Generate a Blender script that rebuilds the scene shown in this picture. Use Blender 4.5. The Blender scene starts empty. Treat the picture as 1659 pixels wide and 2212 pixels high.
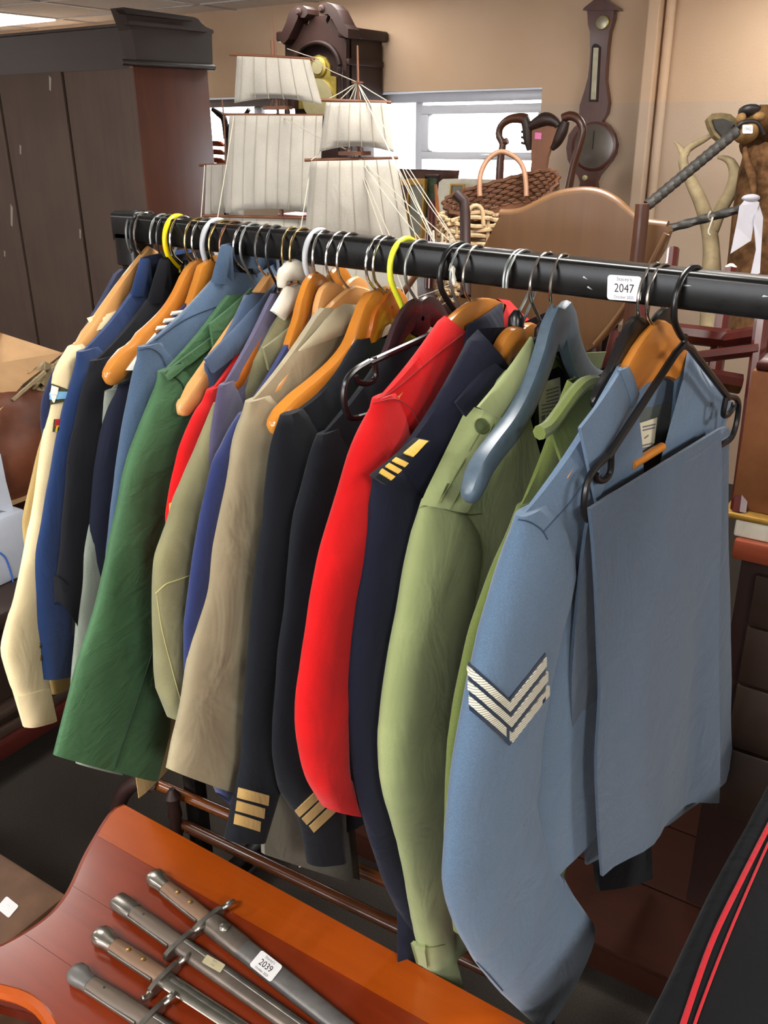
import bpy, bmesh, math, random
from math import sin, cos, tan, atan, atan2, radians, degrees, pi, sqrt, exp
from mathutils import Vector, Matrix, noise
from mathutils.bvhtree import BVHTree

random.seed(7)
SC = bpy.context.scene
COL = SC.collection

# ------------------------------------------------------------------ camera
FPX, CX, CY = 1950.0, 829.5, 1106.0
YAW, PITCH, ROLL = radians(33.0), atan(830.0 / 1950.0), radians(0.46)
CAM = Vector((0.0, 0.0, 1.70))
_fh = Vector((-sin(YAW), cos(YAW), 0)); _r0 = Vector((cos(YAW), sin(YAW), 0)); _up = Vector((0, 0, 1))
FWD = _fh * cos(PITCH) - _up * sin(PITCH)
_u0 = _fh * sin(PITCH) + _up * cos(PITCH)
RGT = _r0 * cos(ROLL) - _u0 * sin(ROLL)
UPV = _u0 * cos(ROLL) + _r0 * sin(ROLL)
cam_data = bpy.data.cameras.new('camera'); cam_obj = bpy.data.objects.new('camera', cam_data); COL.objects.link(cam_obj)
cam_data.sensor_fit = 'HORIZONTAL'; cam_data.sensor_width = 36.0; cam_data.lens = 36.0 * FPX / 1659.0
cam_data.clip_start = 0.05; cam_data.clip_end = 200
cam_obj.matrix_world = Matrix(((RGT.x, UPV.x, -FWD.x, CAM.x), (RGT.y, UPV.y, -FWD.y, CAM.y), (RGT.z, UPV.z, -FWD.z, CAM.z), (0, 0, 0, 1)))
SC.camera = cam_obj

# ------------------------------------------------------------------ world, lights, exposure
SC.view_settings.view_transform = 'Standard'; SC.view_settings.look = 'None'
SC.view_settings.gamma = 1.0; SC.view_settings.use_curve_mapping = False
SC.view_settings.exposure = 0.86
SC.cycles.use_adaptive_sampling = True; SC.cycles.adaptive_threshold = 0.04; SC.cycles.max_bounces = 6; SC.cycles.diffuse_bounces = 3; SC.cycles.glossy_bounces = 3; SC.cycles.transmission_bounces = 4; SC.cycles.caustics_reflective = False; SC.cycles.caustics_refractive = False
w = bpy.data.worlds.new('daylight'); SC.world = w; w.use_nodes = True
bg = w.node_tree.nodes['Background']; bg.inputs[0].default_value = (0.93, 0.96, 1.0, 1); bg.inputs[1].default_value = 8.0

CEIL = 2.345
LIGHT_E = 15.0
LIGHT_SPOTS = [(-5.5, 4.0), (-3.1, 1.6), (-0.7, 1.6), (-3.1, -0.8), (-0.7, -0.8), (-5.5, 1.6), (1.7, 1.6), (1.7, -0.8), (-0.7, -3.2), (-3.1, -3.2), (-3.1, 4.0), (-0.7, 4.0)]  # last two panels are unseen and added to brighten the back wall
LIGHT_K = [1.0, 0.5, 0.8, 0.6, 1.3, 0.8, 1.8, 2.6, 1.2, 0.8, 0.22, 0.2]   # strengths tuned panel by panel to shape the light on garments and walls
for i, (lx, ly) in enumerate(LIGHT_SPOTS):
    L = bpy.data.lights.new('ceiling_panel_light', 'AREA'); L.shape = 'SQUARE'; L.size = 0.56
    L.energy = LIGHT_E * LIGHT_K[i]; L.color = (1.0, 0.975, 0.93)
    lo = bpy.data.objects.new('ceiling_panel_light', L); COL.objects.link(lo); lo.location = (lx, ly, CEIL - 0.03)

# ------------------------------------------------------------------ pixel helpers (frame 1659 x 2212)
def ray(x, y): return FWD + RGT * ((x - CX) / FPX) - UPV * ((y - CY) / FPX)
def onY(x, y, Y): r = ray(x, y); return CAM + r * ((Y - CAM.y) / r.y)
def onX(x, y, X): r = ray(x, y); return CAM + r * ((X - CAM.x) / r.x)
def onZ(x, y, Z): r = ray(x, y); return CAM + r * ((Z - CAM.z) / r.z)
def onP(x, y, P, n): r = ray(x, y); return CAM + r * ((Vector(P) - CAM).dot(n) / r.dot(n))
def atd(x, y, d): return CAM + ray(x, y) * d

# ------------------------------------------------------------------ object helpers
ROOT = {}
def tag(o, label=None, cat=None, group=None, kind=None):
    if label: o['label'] = label
    if cat: o['category'] = cat
    if group: o['group'] = group
    if kind: o['kind'] = kind
    return o
def thing(name, loc, label, cat, group=None, kind=None):
    o = bpy.data.objects.new(name, None); COL.objects.link(o); o.location = loc; o.empty_display_size = 0.05
    ROOT[o.name] = Vector(loc)
    return tag(o, label, cat, group, kind)
def mk(name, V, F, mat, parent=None, smooth=True, label=None, cat=None, group=None, kind=None, auto=40):
    V = [Vector(v) for v in V]
    if parent is not None: base = ROOT[parent.name]
    else:
        base = Vector((sum(v.x for v in V) / len(V), sum(v.y for v in V) / len(V), min(v.z for v in V)))
    me = bpy.data.meshes.new(name); me.from_pydata([v - base for v in V], [], F); me.update()
    bm = bmesh.new(); bm.from_mesh(me); bmesh.ops.recalc_face_normals(bm, faces=bm.faces)
    if smooth and auto < 180:
        for e in bm.edges:
            if len(e.link_faces) == 2 and e.calc_face_angle(0) > radians(auto): e.smooth = False
    for f in bm.faces: f.smooth = smooth
    bm.to_mesh(me); bm.free()
    if isinstance(mat, (list, tuple)):
        for m in mat: me.materials.append(m)
    else: me.materials.append(mat)
    o = bpy.data.objects.new(name, me); COL.objects.link(o)
    if parent is not None: o.parent = parent; ROOT[o.name] = base
    else: o.location = base; ROOT[o.name] = base
    tag(o, label, cat, group, kind)
    return o

class MB:
    def __init__(s): s.V = []; s.F = []
    def add(s, V, F):
        n = len(s.V); s.V += [Vector(v) for v in V]; s.F += [tuple(i + n for i in f) for f in F]; return s
    def box(s, lo, hi, bev=0.0, M=None):
        lo = Vector(lo); hi = Vector(hi)
        if bev <= 0:
            V = [Vector((x, y, z)) for x in (lo.x, hi.x) for y in (lo.y, hi.y) for z in (lo.z, hi.z)]
            F = [(0, 1, 3, 2), (4, 6, 7, 5), (0, 4, 5, 1), (2, 3, 7, 6), (0, 2, 6, 4), (1, 5, 7, 3)]
        else:
            bm = bmesh.new(); bmesh.ops.create_cube(bm, size=1.0)
            for v in bm.verts: v.co = Vector([(lo[i] + hi[i]) / 2 + v.co[i] * (hi[i] - lo[i]) for i in range(3)])
            bmesh.ops.bevel(bm, geom=bm.edges[:], offset=bev, segments=2, affect='EDGES', profile=0.5)
            bm.verts.index_update(); V = [v.co.copy() for v in bm.verts]; F = [tuple(v.index for v in f.verts) for f in bm.faces]; bm.free()
        if M is not None: V = [M @ v for v in V]
        return s.add(V, F)
    def loft(s, rings, cap=True, closed=True, loop=False):
        n = len(rings[0]); V = [p for r in rings for p in r]; F = []
        m = len(rings); R = m if loop else m - 1
        for i in range(R):
            for j in range(n if closed else n - 1):
                a = i * n + j; b = i * n + (j + 1) % n; c = ((i + 1) % m) * n + (j + 1) % n; d = ((i + 1) % m) * n + j
                F.append((a, b, c, d))
        if cap and closed and not loop:
            F.append(tuple(range(n - 1, -1, -1))); F.append(tuple((m - 1) * n + j for j in range(n)))
        return s.add(V, F)
    def tube(s, P, r, n=8, cap=True, loop=False, flat=None, upv=None):
        P = [Vector(p) for p in P]; m = len(P)
        rr = r if isinstance(r, (list, tuple)) else [r] * m
        rings = []; N = None
        for i in range(m):
            if loop: T = P[(i + 1) % m] - P[i - 1]
            else: T = P[min(i + 1, m - 1)] - P[max(i - 1, 0)]
            if T.length < 1e-9: T = Vector((0, 0, 1))
            T.normalize()
            if upv is not None: N = Vector(upv) - T * Vector(upv).dot(T); N.normalize()
            elif N is None:
                ref = Vector((0, 0, 1)) if abs(T.z) < 0.9 else Vector((1, 0, 0)); N = ref - T * ref.dot(T); N.normalize()
            else:
                N = N - T * N.dot(T)
                if N.length < 1e-6: N = T.orthogonal()
                N.normalize()
            B = T.cross(N); k = flat if flat else 1.0
            rings.append([P[i] + N * (rr[i] * cos(2 * pi * j / n)) + B * (rr[i] * k * sin(2 * pi * j / n)) for j in range(n)])
        return s.loft(rings, cap=cap, loop=loop)
    def lathe(s, prof, c, axis=(0, 0, 1), n=16, cap=True):
        ax = Vector(axis).normalized(); e1 = ax.orthogonal().normalized(); e2 = ax.cross(e1); c = Vector(c)
        return s.loft([[c + ax * h + (e1 * cos(2 * pi * j / n) + e2 * sin(2 * pi * j / n)) * max(r, 1e-4) for j in range(n)] for r, h in prof], cap=cap)
    def prism(s, poly, nrm, th):
        """poly: list of 3-D points (planar); extruded by th along nrm (centred on th/2 each way)"""
        nrm = Vector(nrm).normalized(); P = [Vector(p) for p in poly]; n = len(P)
        V = [p + nrm * (th / 2) for p in P] + [p - nrm * (th / 2) for p in P]
        F = [tuple(range(n)), tuple(range(2 * n - 1, n - 1, -1))] + [(i, (i + 1) % n, n + (i + 1) % n, n + i) for i in range(n)]
        bm = bmesh.new(); vs = [bm.verts.new(v) for v in V]
        for f in F: bm.faces.new([vs[i] for i in f])
        bmesh.ops.recalc_face_normals(bm, faces=bm.faces)
        bmesh.ops.triangulate(bm, faces=[f for f in bm.faces if len(f.verts) > 4])
        bm.verts.index_update(); V = [v.co.copy() for v in bm.verts]; F = [tuple(v.index for v in f.verts) for f in bm.faces]; bm.free()
        return s.add(V, F)
    def build(s, name, mat, parent=None, **k): return mk(name, s.V, s.F, mat, parent, **k)

def spline(P, n):
    """Catmull-Rom through points, n samples, roughly even in length"""
    P = [Vector(p) for p in P]; out = []
    Q = [P[0] * 2 - P[1]] + P + [P[-1] * 2 - P[-2]]
    seg = []
    for i in range(len(P) - 1):
        for k in range(12):
            t = k / 12; p0, p1, p2, p3 = Q[i], Q[i + 1], Q[i + 2], Q[i + 3]
            seg.append(0.5 * ((2 * p1) + (p2 - p0) * t + (2 * p0 - 5 * p1 + 4 * p2 - p3) * t * t + (3 * p1 - p0 - 3 * p2 + p3) * t ** 3))
    seg.append(P[-1].copy())
    L = [0]
    for i in range(1, len(seg)): L.append(L[-1] + (seg[i] - seg[i - 1]).length)
    j = 0
    for k in range(n):
        d = L[-1] * k / (n - 1)
        while j < len(L) - 2 and L[j + 1] < d: j += 1
        u = (d - L[j]) / max(L[j + 1] - L[j], 1e-9); out.append(seg[j].lerp(seg[j + 1], min(max(u, 0), 1)))
    return out
def lerp(a, b, t): return a + (b - a) * t
def interp(tab, x):
    if x <= tab[0][0]: return tab[0][1]
    for (x0, y0), (x1, y1) in zip(tab, tab[1:]):
        if x <= x1: return y0 + (y1 - y0) * (x - x0) / (x1 - x0)
    return tab[-1][1]

# ------------------------------------------------------------------ materials
def lin(h):
    h = h.lstrip('#'); o = []
    for i in (0, 2, 4):
        c = int(h[i:i + 2], 16) / 255; o.append(c / 12.92 if c <= 0.04045 else ((c + 0.055) / 1.055) ** 2.4)
    return (*o, 1.0)
def newmat(name):
    m = bpy.data.materials.new(name); m.use_nodes = True; nt = m.node_tree; b = nt.nodes['Principled BSDF']
    return m, nt, b
def N(nt, t, **k):
    n = nt.nodes.new(t)
    for a, v in k.items(): setattr(n, a, v)
    return n
def coords(nt, scale=(1, 1, 1), rot=(0, 0, 0)):
    tc = N(nt, 'ShaderNodeTexCoord'); mp = N(nt, 'ShaderNodeMapping'); mp.inputs['Scale'].default_value = scale; mp.inputs['Rotation'].default_value = rot
    nt.links.new(tc.outputs['Object'], mp.inputs['Vector']); return mp.outputs['Vector']
def noise_n(nt, vec, scale, detail=3, rough=0.55, dist=0.0):
    n = N(nt, 'ShaderNodeTexNoise'); n.inputs['Scale'].default_value = scale; n.inputs['Detail'].default_value = detail
    n.inputs['Roughness'].default_value = rough; n.inputs['Distortion'].default_value = dist; nt.links.new(vec, n.inputs['Vector']); return n.outputs['Fac']
def ramp(nt, fac, stops):
    r = N(nt, 'ShaderNodeValToRGB'); e = r.color_ramp.elements
    while len(e) > 1: e.remove(e[0])
    e[0].position = stops[0][0]; e[0].color = stops[0][1]
    for p, c in stops[1:]: x = e.new(p); x.color = c
    nt.links.new(fac, r.inputs['Fac']); return r.outputs['Color']
def bump(nt, b, h, strength=0.2, dist=0.002):
    bn = N(nt, 'ShaderNodeBump'); bn.inputs['Strength'].default_value = strength; bn.inputs['Distance'].default_value = dist
    nt.links.new(h, bn.inputs['Height']); nt.links.new(bn.outputs['Normal'], b.inputs['Normal'])
def mul(c, k): return (min(c[0] * k, 1), min(c[1] * k, 1), min(c[2] * k, 1), 1)
def mixc(a, b, t): return (lerp(a[0], b[0], t), lerp(a[1], b[1], t), lerp(a[2], b[2], t), 1)
def fabric(name, hx, rough=0.9, sheen=0.25, weave=1400, var=0.10, fleck=0.16, bumpk=0.25, wr=0.35, wr_sc=14, wr_st=0.6):
    m, nt, b = newmat(name); c = lin(hx)
    v = coords(nt); v2 = coords(nt, (1, 1, 0.35))
    n1 = noise_n(nt, v, 9, 2); n2 = noise_n(nt, v2, weave, 2, 0.7)
    mx = N(nt, 'ShaderNodeMath', operation='ADD'); mx2 = N(nt, 'ShaderNodeMath', operation='MULTIPLY'); mx2.inputs[1].default_value = fleck / max(var, 0.01)
    nt.links.new(n2, mx2.inputs[0]); nt.links.new(n1, mx.inputs[0]); nt.links.new(mx2.outputs[0], mx.inputs[1])
    k = 1 + fleck / max(var, 0.01)
    col = ramp(nt, mx.outputs[0], [(0.0, mul(c, 1 - var * 2 - fleck)), (min(0.5 * k, 0.98), c), (1.0, mul(c, 1 + var * 2 + fleck))]) if k <= 2 else ramp(nt, n2, [(0.2, mul(c, 1 - fleck * 1.6)), (0.5, c), (0.8, mul(c, 1 + fleck * 1.6))])
    nt.links.new(col, b.inputs['Base Color']); b.inputs['Roughness'].default_value = rough
    b.inputs['Sheen Weight'].default_value = sheen; b.inputs['Sheen Roughness'].default_value = 0.5
    b.inputs['Specular IOR Level'].default_value = 0.2
    v3 = coords(nt, (1.0, 1.0, wr_st), (0.3, 0.5, 0.0)); n3 = noise_n(nt, v3, wr_sc, 3, 0.6, 0.8)
    b1 = N(nt, 'ShaderNodeBump'); b1.inputs['Strength'].default_value = wr; b1.inputs['Distance'].default_value = 0.012; nt.links.new(n3, b1.inputs['Height'])
    b2 = N(nt, 'ShaderNodeBump'); b2.inputs['Strength'].default_value = bumpk; b2.inputs['Distance'].default_value = 0.0006
    nt.links.new(n2, b2.inputs['Height']); nt.links.new(b1.outputs['Normal'], b2.inputs['Normal']); nt.links.new(b2.outputs['Normal'], b.inputs['Normal'])
    return m
def wood(name, ha, hb, rough=0.35, scale=1.0, axis='X', coat=0.0, spec=0.5, stretch=14, streak=0.5):
    m, nt, b = newmat(name)
    s = {'X': (1, stretch, stretch), 'Y': (stretch, 1, stretch), 'Z': (stretch, stretch, 1)}[axis]
    v = coords(nt, tuple(k * scale for k in s))
    f = noise_n(nt, v, 1.6, 5, 0.62, 0.6)
    v2 = coords(nt, (scale, scale, scale)); f2 = noise_n(nt, v2, 3.0, 2)
    a = N(nt, 'ShaderNodeMix'); a.data_type = 'FLOAT'; a.inputs[0].default_value = 1 - streak
    nt.links.new(f, a.inputs[2]); nt.links.new(f2, a.inputs[3])
    A, B = lin(ha), lin(hb)
    nt.links.new(ramp(nt, a.outputs[0], [(0.28, A), (0.5, mixc(A, B, 0.5)), (0.72, B)]), b.inputs['Base Color'])
    b.inputs['Roughness'].default_value = rough; b.inputs['Coat Weight'].default_value = coat; b.inputs['Coat Roughness'].default_value = 0.12
    b.inputs['Specular IOR Level'].default_value = spec
    bump(nt, b, f, 0.08, 0.001)
    return m
def plain(name, hx, rough=0.5, metal=0.0, var=0.06, nscale=30, spec=0.5, coat=0.0, bumpk=0.0, alpha=None, trans=0.0, emit=None, estr=0.0):
    m, nt, b = newmat(name); c = lin(hx)
    v = coords(nt); n = noise_n(nt, v, nscale, 4)
    nt.links.new(ramp(nt, n, [(0.25, mul(c, 1 - var * 2)), (0.5, c), (0.75, mul(c, 1 + var * 2))]), b.inputs['Base Color'])
    b.inputs['Roughness'].default_value = rough; b.inputs['Metallic'].default_value = metal; b.inputs['Specular IOR Level'].default_value = spec
    b.inputs['Coat Weight'].default_value = coat
    if bumpk: bump(nt, b, n, bumpk, 0.002)
    if trans: b.inputs['Transmission Weight'].default_value = trans
    if emit: b.inputs['Emission Color'].default_value = lin(emit); b.inputs['Emission Strength'].default_value = estr
    return m
M = {}
M['black_rail'] = plain('black_rail', '161514', 0.26, 0.0, 0.15, 60, 0.22)
M['black_plastic'] = plain('black_plastic', '121213', 0.28, 0, 0.05, 40)
M['chrome'] = plain('chrome', 'c9c7c2', 0.18, 1.0, 0.04)
M['steel_wire'] = plain('steel_wire', '8f9391', 0.38, 0.8, 0.08)
M['brass_wire'] = plain('brass_wire', 'a08a5c', 0.28, 1.0, 0.08)
M['copper_wire'] = plain('copper_wire', '76523f', 0.32, 0.9, 0.08)
M['dark_wire'] = plain('dark_wire', '4b4c4d', 0.35, 0.8, 0.08)
M['yellow_plastic'] = plain('yellow_plastic', 'f2d405', 0.35, 0, 0.03)
M['lime_plastic'] = plain('lime_plastic', 'e3e83a', 0.35, 0, 0.03)
M['clear_plastic'] = plain('clear_plastic', 'b9bcc0', 0.3, 0, 0.03)
M['brown_plastic'] = plain('brown_plastic', '382629', 0.25, 0, 0.05)
M['wood_pale'] = wood('wood_pale', 'd9a468', 'c58c4e', 0.4, 2.0, 'Y', 0.2, streak=0.4)
M['wood_honey'] = wood('wood_honey', 'cb8430', 'b56c20', 0.25, 2.0, 'Y', 0.5, streak=0.4)
M['wood_orange'] = wood('wood_orange', 'd18a3c', 'bf7328', 0.3, 2.0, 'Y', 0.4, streak=0.4)
M['wood_amber'] = wood('wood_amber', 'b5651e', '8d470f', 0.25, 2.0, 'Y', 0.5, streak=0.4)
M['wood_greypaint'] = plain('wood_greypaint', '50606d', 0.35, 0, 0.08, 80)
M['sticker'] = plain('sticker', 'eceaea', 0.4, 0, 0.01)
M['ink'] = plain('ink', '16141a', 0.6, 0, 0.02)
M['ink_grey'] = plain('ink_grey', '6c6a74', 0.6, 0, 0.02)
# ------------------------------------------------------------------ frames on the rail
RY = 1.108
def railZ(X): return 1.548 - 0.029 * (X + 1.179)
class Fr:
    """vertical plane through the rail: a = towards the viewer's side, t = across it (towards the near end), z = height"""
    def __init__(s, X, yaw):
        s.X = X; s.yaw = yaw; s.O = Vector((X, RY, railZ(X))); s.zr = s.O.z
        s.a = Vector((sin(yaw), -cos(yaw), 0)); s.t = Vector((cos(yaw), sin(yaw), 0))
    def W(s, a, t, z): return Vector((s.O.x, s.O.y, 0)) + s.a * a + s.t * t + Vector((0, 0, z))
    def px(s, x, y, t=0.0):
        P = onP(x, y, s.O + s.t * t, s.t); return (P - s.O).dot(s.a), P.z
def hookX(x):
    y = interp([(300, 490), (331, 493), (684, 540), (1275, 609), (1620, 642)], x)
    return onY(x, y, RY).x
def frame(hx, tip=None, hw=0.24, yaw=None, dX=0.0):
    X = hookX(hx) + dX
    if yaw is None:
        r = ray(*tip); d = Vector((r.x, r.y)); O = Vector((X, RY)); A = d.dot(d); B = -2 * d.dot(O); Cc = O.dot(O) - hw * hw
        D = B * B - 4 * A * Cc; sq = sqrt(max(D, 0)); s_ = (-B - sq) / 2 / A; v = d * s_ - O; yaw = atan2(v.x, -v.y)
    else: yaw = radians(yaw)
    return Fr(X, yaw)

# ------------------------------------------------------------------ the garment rail
RX0, RX1 = -1.222, 0.55
def rsq(h, c, n=4):
    out = []
    for k, (sy, sz) in enumerate(((1, 1), (-1, 1), (-1, -1), (1, -1))):
        for j in range(n):
            ang = pi / 2 * k + pi / 2 * j / (n - 1); out.append((sy * (h - c) + c * cos(ang), sz * (h - c) + c * sin(ang)))
    return out
rail = thing('garment_rail', (-0.35, RY, 0), 'black square-tube garment rail carrying the row of uniforms', 'garment rail')
mb = MB(); sec = rsq(0.0222, 0.007)
mb.loft([[Vector((X, RY + y, railZ(X) + z)) for y, z in sec] for X in (RX0, -0.8, -0.4, 0, RX1)])
mb.build('crossbar', M['black_rail'], rail)
for X, s in ((RX0, 1), (RX1, -1)):
    mb = MB(); sec = rsq(0.0255, 0.009)
    mb.loft([[Vector((X + d, RY + y * k, railZ(X) + z * k)) for y, z in sec] for d, k in ((-0.026 * s, 0.8), (-0.022 * s, 1), (0.03 * s, 1), (0.032 * s, 0.88))])
    zc = railZ(X)
    mb.loft([[Vector((X + x * k, RY + y * k, zc + z)) for x, y in sec] for z, k in ((-0.01, 1), (-0.06, 1), (-0.062, 0.85))])
    mb.build('corner_cap', M['black_plastic'], rail)
    mb = MB(); sec2 = rsq(0.0185, 0.005)
    mb.loft([[Vector((X + x, RY + y, z)) for x, y in sec2] for z in (0.06, zc - 0.05)]); mb.build('upright', M['black_rail'], rail)
    mb = MB(); mb.box((X - 0.02, RY - 0.26, 0.03), (X + 0.02, RY + 0.26, 0.065), 0.004); mb.build('foot', M['black_rail'], rail)
# scuffs of bare metal on the bar
for i, (x, y, l) in enumerate([(1265, 601, 9), (1275, 623, 10), (1655, 640, 10), (1486, 617, 14), (1100, 589, 6)]):
    P = onY(x, y, RY - 0.0224); d = Vector((0.006, 0, -0.003 if i < 2 else 0.0))
    mb = MB(); mb.prism([P + d * (l / 20), P - d * (l / 20) + Vector((0, 0, .0012)), P - d * (l / 14) - Vector((0, 0, .0012))], (0, 1, 0), 0.0006)
    mb.build('scuff', M['steel_wire'], rail)

def text(s, P, rx, uy, h, mat, parent, name, spc=1.0, xs=1.0):
    cu = bpy.data.curves.new('lettering', 'FONT'); cu.body = s; cu.size = 1.0; cu.align_x = 'CENTER'; cu.align_y = 'CENTER'; cu.space_character = spc; cu.resolution_u = 3
    tmp = bpy.data.objects.new('lettering', cu); COL.objects.link(tmp)
    dg = bpy.context.evaluated_depsgraph_get(); me = tmp.evaluated_get(dg).to_mesh()
    ys = [v.co.y for v in me.vertices] or [0, 1]; k = h / 0.73
    rx = Vector(rx).normalized(); uy = Vector(uy).normalized(); P = Vector(P)
    V = [P + rx * (v.co.x * k * xs) + uy * ((v.co.y - (max(ys) + min(ys)) / 2) * k) for v in me.vertices]; F = [tuple(p.vertices) for p in me.polygons]
    tmp.evaluated_get(dg).to_mesh_clear(); bpy.data.objects.remove(tmp); bpy.data.curves.remove(cu)
    return mk(name, V, F, mat, parent, smooth=False)
def sticker(P, rx, uy, w_, h_, label, cat='label', lines=(), group=None, name='lot_sticker', paper='sticker'):
    rx = Vector(rx).normalized(); uy = Vector(uy).normalized(); n = rx.cross(uy); P = Vector(P)
    st = thing(name, P, label, cat, group)
    c = 0.08 * min(w_, h_) * 1.6; pl = []
    for sx, sy, a0 in ((1, 1, 0), (-1, 1, 90), (-1, -1, 180), (1, -1, 270)):
        for j in range(4):
            an = radians(a0 + 30 * j); pl.append(P + rx * (sx * (w_ / 2 - c) + c * cos(an)) + uy * (sy * (h_ / 2 - c) + c * sin(an)))
    mb = MB(); mb.prism(pl, n, 0.0005); mb.build('paper', M[paper], st, smooth=False)
    for (s, dx, dy, hh, mat, xs) in lines:
        text(s, P + rx * (dx * w_) + uy * (dy * h_) + n * 0.0006, rx, uy, hh * h_, mat, st, 'lettering', xs=xs)
    return st
LOT = lambda num: [("Stacey's", 0, 0.34, 0.15, M['ink_grey'], 1.0), (num, 0, 0.0, 0.36, M['ink'], 0.85), ('October 2025', 0, -0.36, 0.13, M['ink_grey'], 0.82)]
PA, PB, PC = onY(1312, 620, RY - 0.0228), onY(1385, 625, RY - 0.0228), onY(1348, 594, RY - 0.0228)
PD = onY(1346, 648, RY - 0.0228); Pm = (PA + PB) / 2
sticker(Pm, PB - PA, PC - PD, (PB - PA).length, (PC - PD).length, 'white lot sticker 2047 on the black rail', lines=LOT('2047'))

# ------------------------------------------------------------------ hangers
def hook_path(fr, zneck, r=0.031, side=1, big=1.0):
    zc = fr.zr + 0.0245 - r; pts = []
    pts.append(fr.W(0, 0, zneck - 0.012)); pts.append(fr.W(0, 0, zneck + 0.006))
    z1 = zc - r * 1.05
    pts.append(fr.W(side * 0.006, 0, lerp(zneck, z1, 0.45)))
    for k in range(13):
        an = radians(-38 + (218 + 10) * k / 12)
        pts.append(fr.W(side * r * cos(an) * big, 0, zc + r * sin(an) * big))
    return pts
HN = {}
DEFER = []
def hanger(*a, **k): DEFER.append((a, k))
def hanger_now(kind, hx, tip=None, label='', hw=0.235, yaw=None, fr=None, wire='chrome', mat=None, ztip=None, neck=-0.052, side=1, wr=0.0021, rollt=0.0, thick=0.0065, h0=0.026, h1=0.013, arch=0.6, inside=True, bead=False, armpx=None):
    fr = fr or frame(hx, tip, hw, yaw)
    zn = fr.zr + neck
    if tip is not None and ztip is None:
        ztip = fr.px(*tip)[1] + 0.012
    if ztip is None: ztip = fr.zr - 0.165
    root = thing('coat_hanger', fr.W(0, 0, zn - 0.1), label, 'hanger', 'coat hangers on the black rail')
    hp = spline(hook_path(fr, zn, 0.0365 if wire not in ('yellow_plastic', 'lime_plastic', 'clear_plastic', 'black_plastic') else 0.038, side), 40)
    if wire in ('yellow_plastic', 'lime_plastic', 'clear_plastic', 'black_plastic'): mbh = MB().tube(hp, 0.0042, 10, flat=1.0)
    else: mbh = MB().tube(hp, wr, 8)
    mbh.build('hook', M[wire], root)
    shp = (getattr(fr, 'shape', None) or ((0.24, fr.zr - .26, fr.zr - .14, .06, 0) if tip is None else None)) if inside else None
    def arm(sgn):
        """centre line of one arm, from the neck to the tip"""
        P = []
        for k in range(13):
            u = k / 12; a = u * hw
            drop = (zn - 0.02 - ztip)
            if shp is not None:
                aw_, zt_, zn_, na_, sg_ = shp; hh_ = lerp(h0, h1, min(1, u * 1.25)); zu = lerp(zn_, zt_, max(0, (a - na_) / (aw_ - na_))) - sg_ * 0.62 * sin(pi * min(1, max(0, (a - na_) / (aw_ - na_)))) - hh_ - 0.012
                z0_ = zn - h0 * 0.9
                z = min(lerp(z0_, zu, min(1, a / na_) ** 2.3), z0_) if a < na_ else zu
                P.append((sgn * a, z, u)); continue
            z = zn - 0.02 - drop * (arch * u ** 1.0 + (1 - arch) * (1 - cos(u * pi / 2)) if True else u)
            P.append((sgn * a, z, u))
        return P
    if armpx is not None and kind in ('wood', 'notch', 'plastic'):
        Q = spline([Vector((0.0, zn - h0 * 0.8, 0))] + [Vector((*fr.px(x, y), 0)) for x, y in armpx], 22)
        Q[0].x = 0.0
        full = [Vector((-q.x, q.y, 0)) for q in Q[:0:-1]] + Q; m = len(full); rings = []
        for i, q in enumerate(full):
            T_ = full[min(i + 1, m - 1)] - full[max(i - 1, 0)]; T_.normalize(); Nn = Vector((-T_.y, T_.x, 0)); u = abs(i - 21) / 21
            hh = lerp(h0, h1, min(1, u * 1.3)); tk = thick * (1 + 0.3 * u)
            if kind == 'notch' and 0.74 < u < 0.82: hh *= 0.75
            k = 1.0 if u < 0.99 else 0.86
            if kind == 'plastic': tk *= 0.8
            rings.append([fr.W(q.x + Nn.x * hh * k * sa, tk * k * ca, q.y + Nn.y * hh * k * sa) for ca, sa in [((abs(cos(2 * pi * j / 12)) ** .6) * (1 if cos(2 * pi * j / 12) > 0 else -1), (abs(sin(2 * pi * j / 12)) ** .6) * (1 if sin(2 * pi * j / 12) > 0 else -1)) for j in range(12)]])
        for end in (0, -1):
            c = sum(rings[end], Vector()) / 12; dv = (full[-1] - full[-2]).normalized() if end else (full[0] - full[1]).normalized(); dv = fr.a * dv.x + Vector((0, 0, dv.y))
            ext = [[c + (v - c) * k + dv * d for v in rings[end]] for k, d in ((.9, .005), (.68, .010), (.3, .013))]
            rings = rings + ext if end else ext[::-1] + rings
        MB().loft(rings).build('body', M[mat], root)
    elif kind == 'wood':
        rings = []
        pts = [(-a, z, u) for a, z, u in arm(1)][::-1] + arm(1)[1:]
        for (a, z, u) in pts:
            hh = lerp(h0, h1, min(1, u * 1.25)) * (1.0 if u < 0.97 else 0.8); tk = thick * (1 + 0.35 * u) * (1 if u < 0.97 else 0.7)
            bow = rollt * (u * u)
            ring = []
            for j in range(12):
                an = 2 * pi * j / 12; ca, sa = cos(an), sin(an)
                ex = 0.55
                dt = tk * (abs(ca) ** ex) * (1 if ca > 0 else -1); dz = hh * (abs(sa) ** ex) * (1 if sa > 0 else -1)
                top = 0.006 * (1 - u) if dz > 0 else 0
                ring.append(fr.W(a, dt + bow, z + dz + top))
            rings.append(ring)
        for end in (0, -1):
            c = sum(rings[end], Vector()) / 12; dv = fr.a * (1 if end else -1)
            extra = [[c + (v - c) * k + dv * d for v in rings[end]] for k, d in ((.93, .006), (.72, .011), (.35, .014))]
            rings = rings + extra if end else extra[::-1] + rings
        MB().loft(rings).build('body', M[mat], root)
    elif kind == 'notch':
        hanger_arms(root, fr, arm, M[mat], h0, h1, thick, notch=True)
    elif kind == 'plastic':
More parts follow.
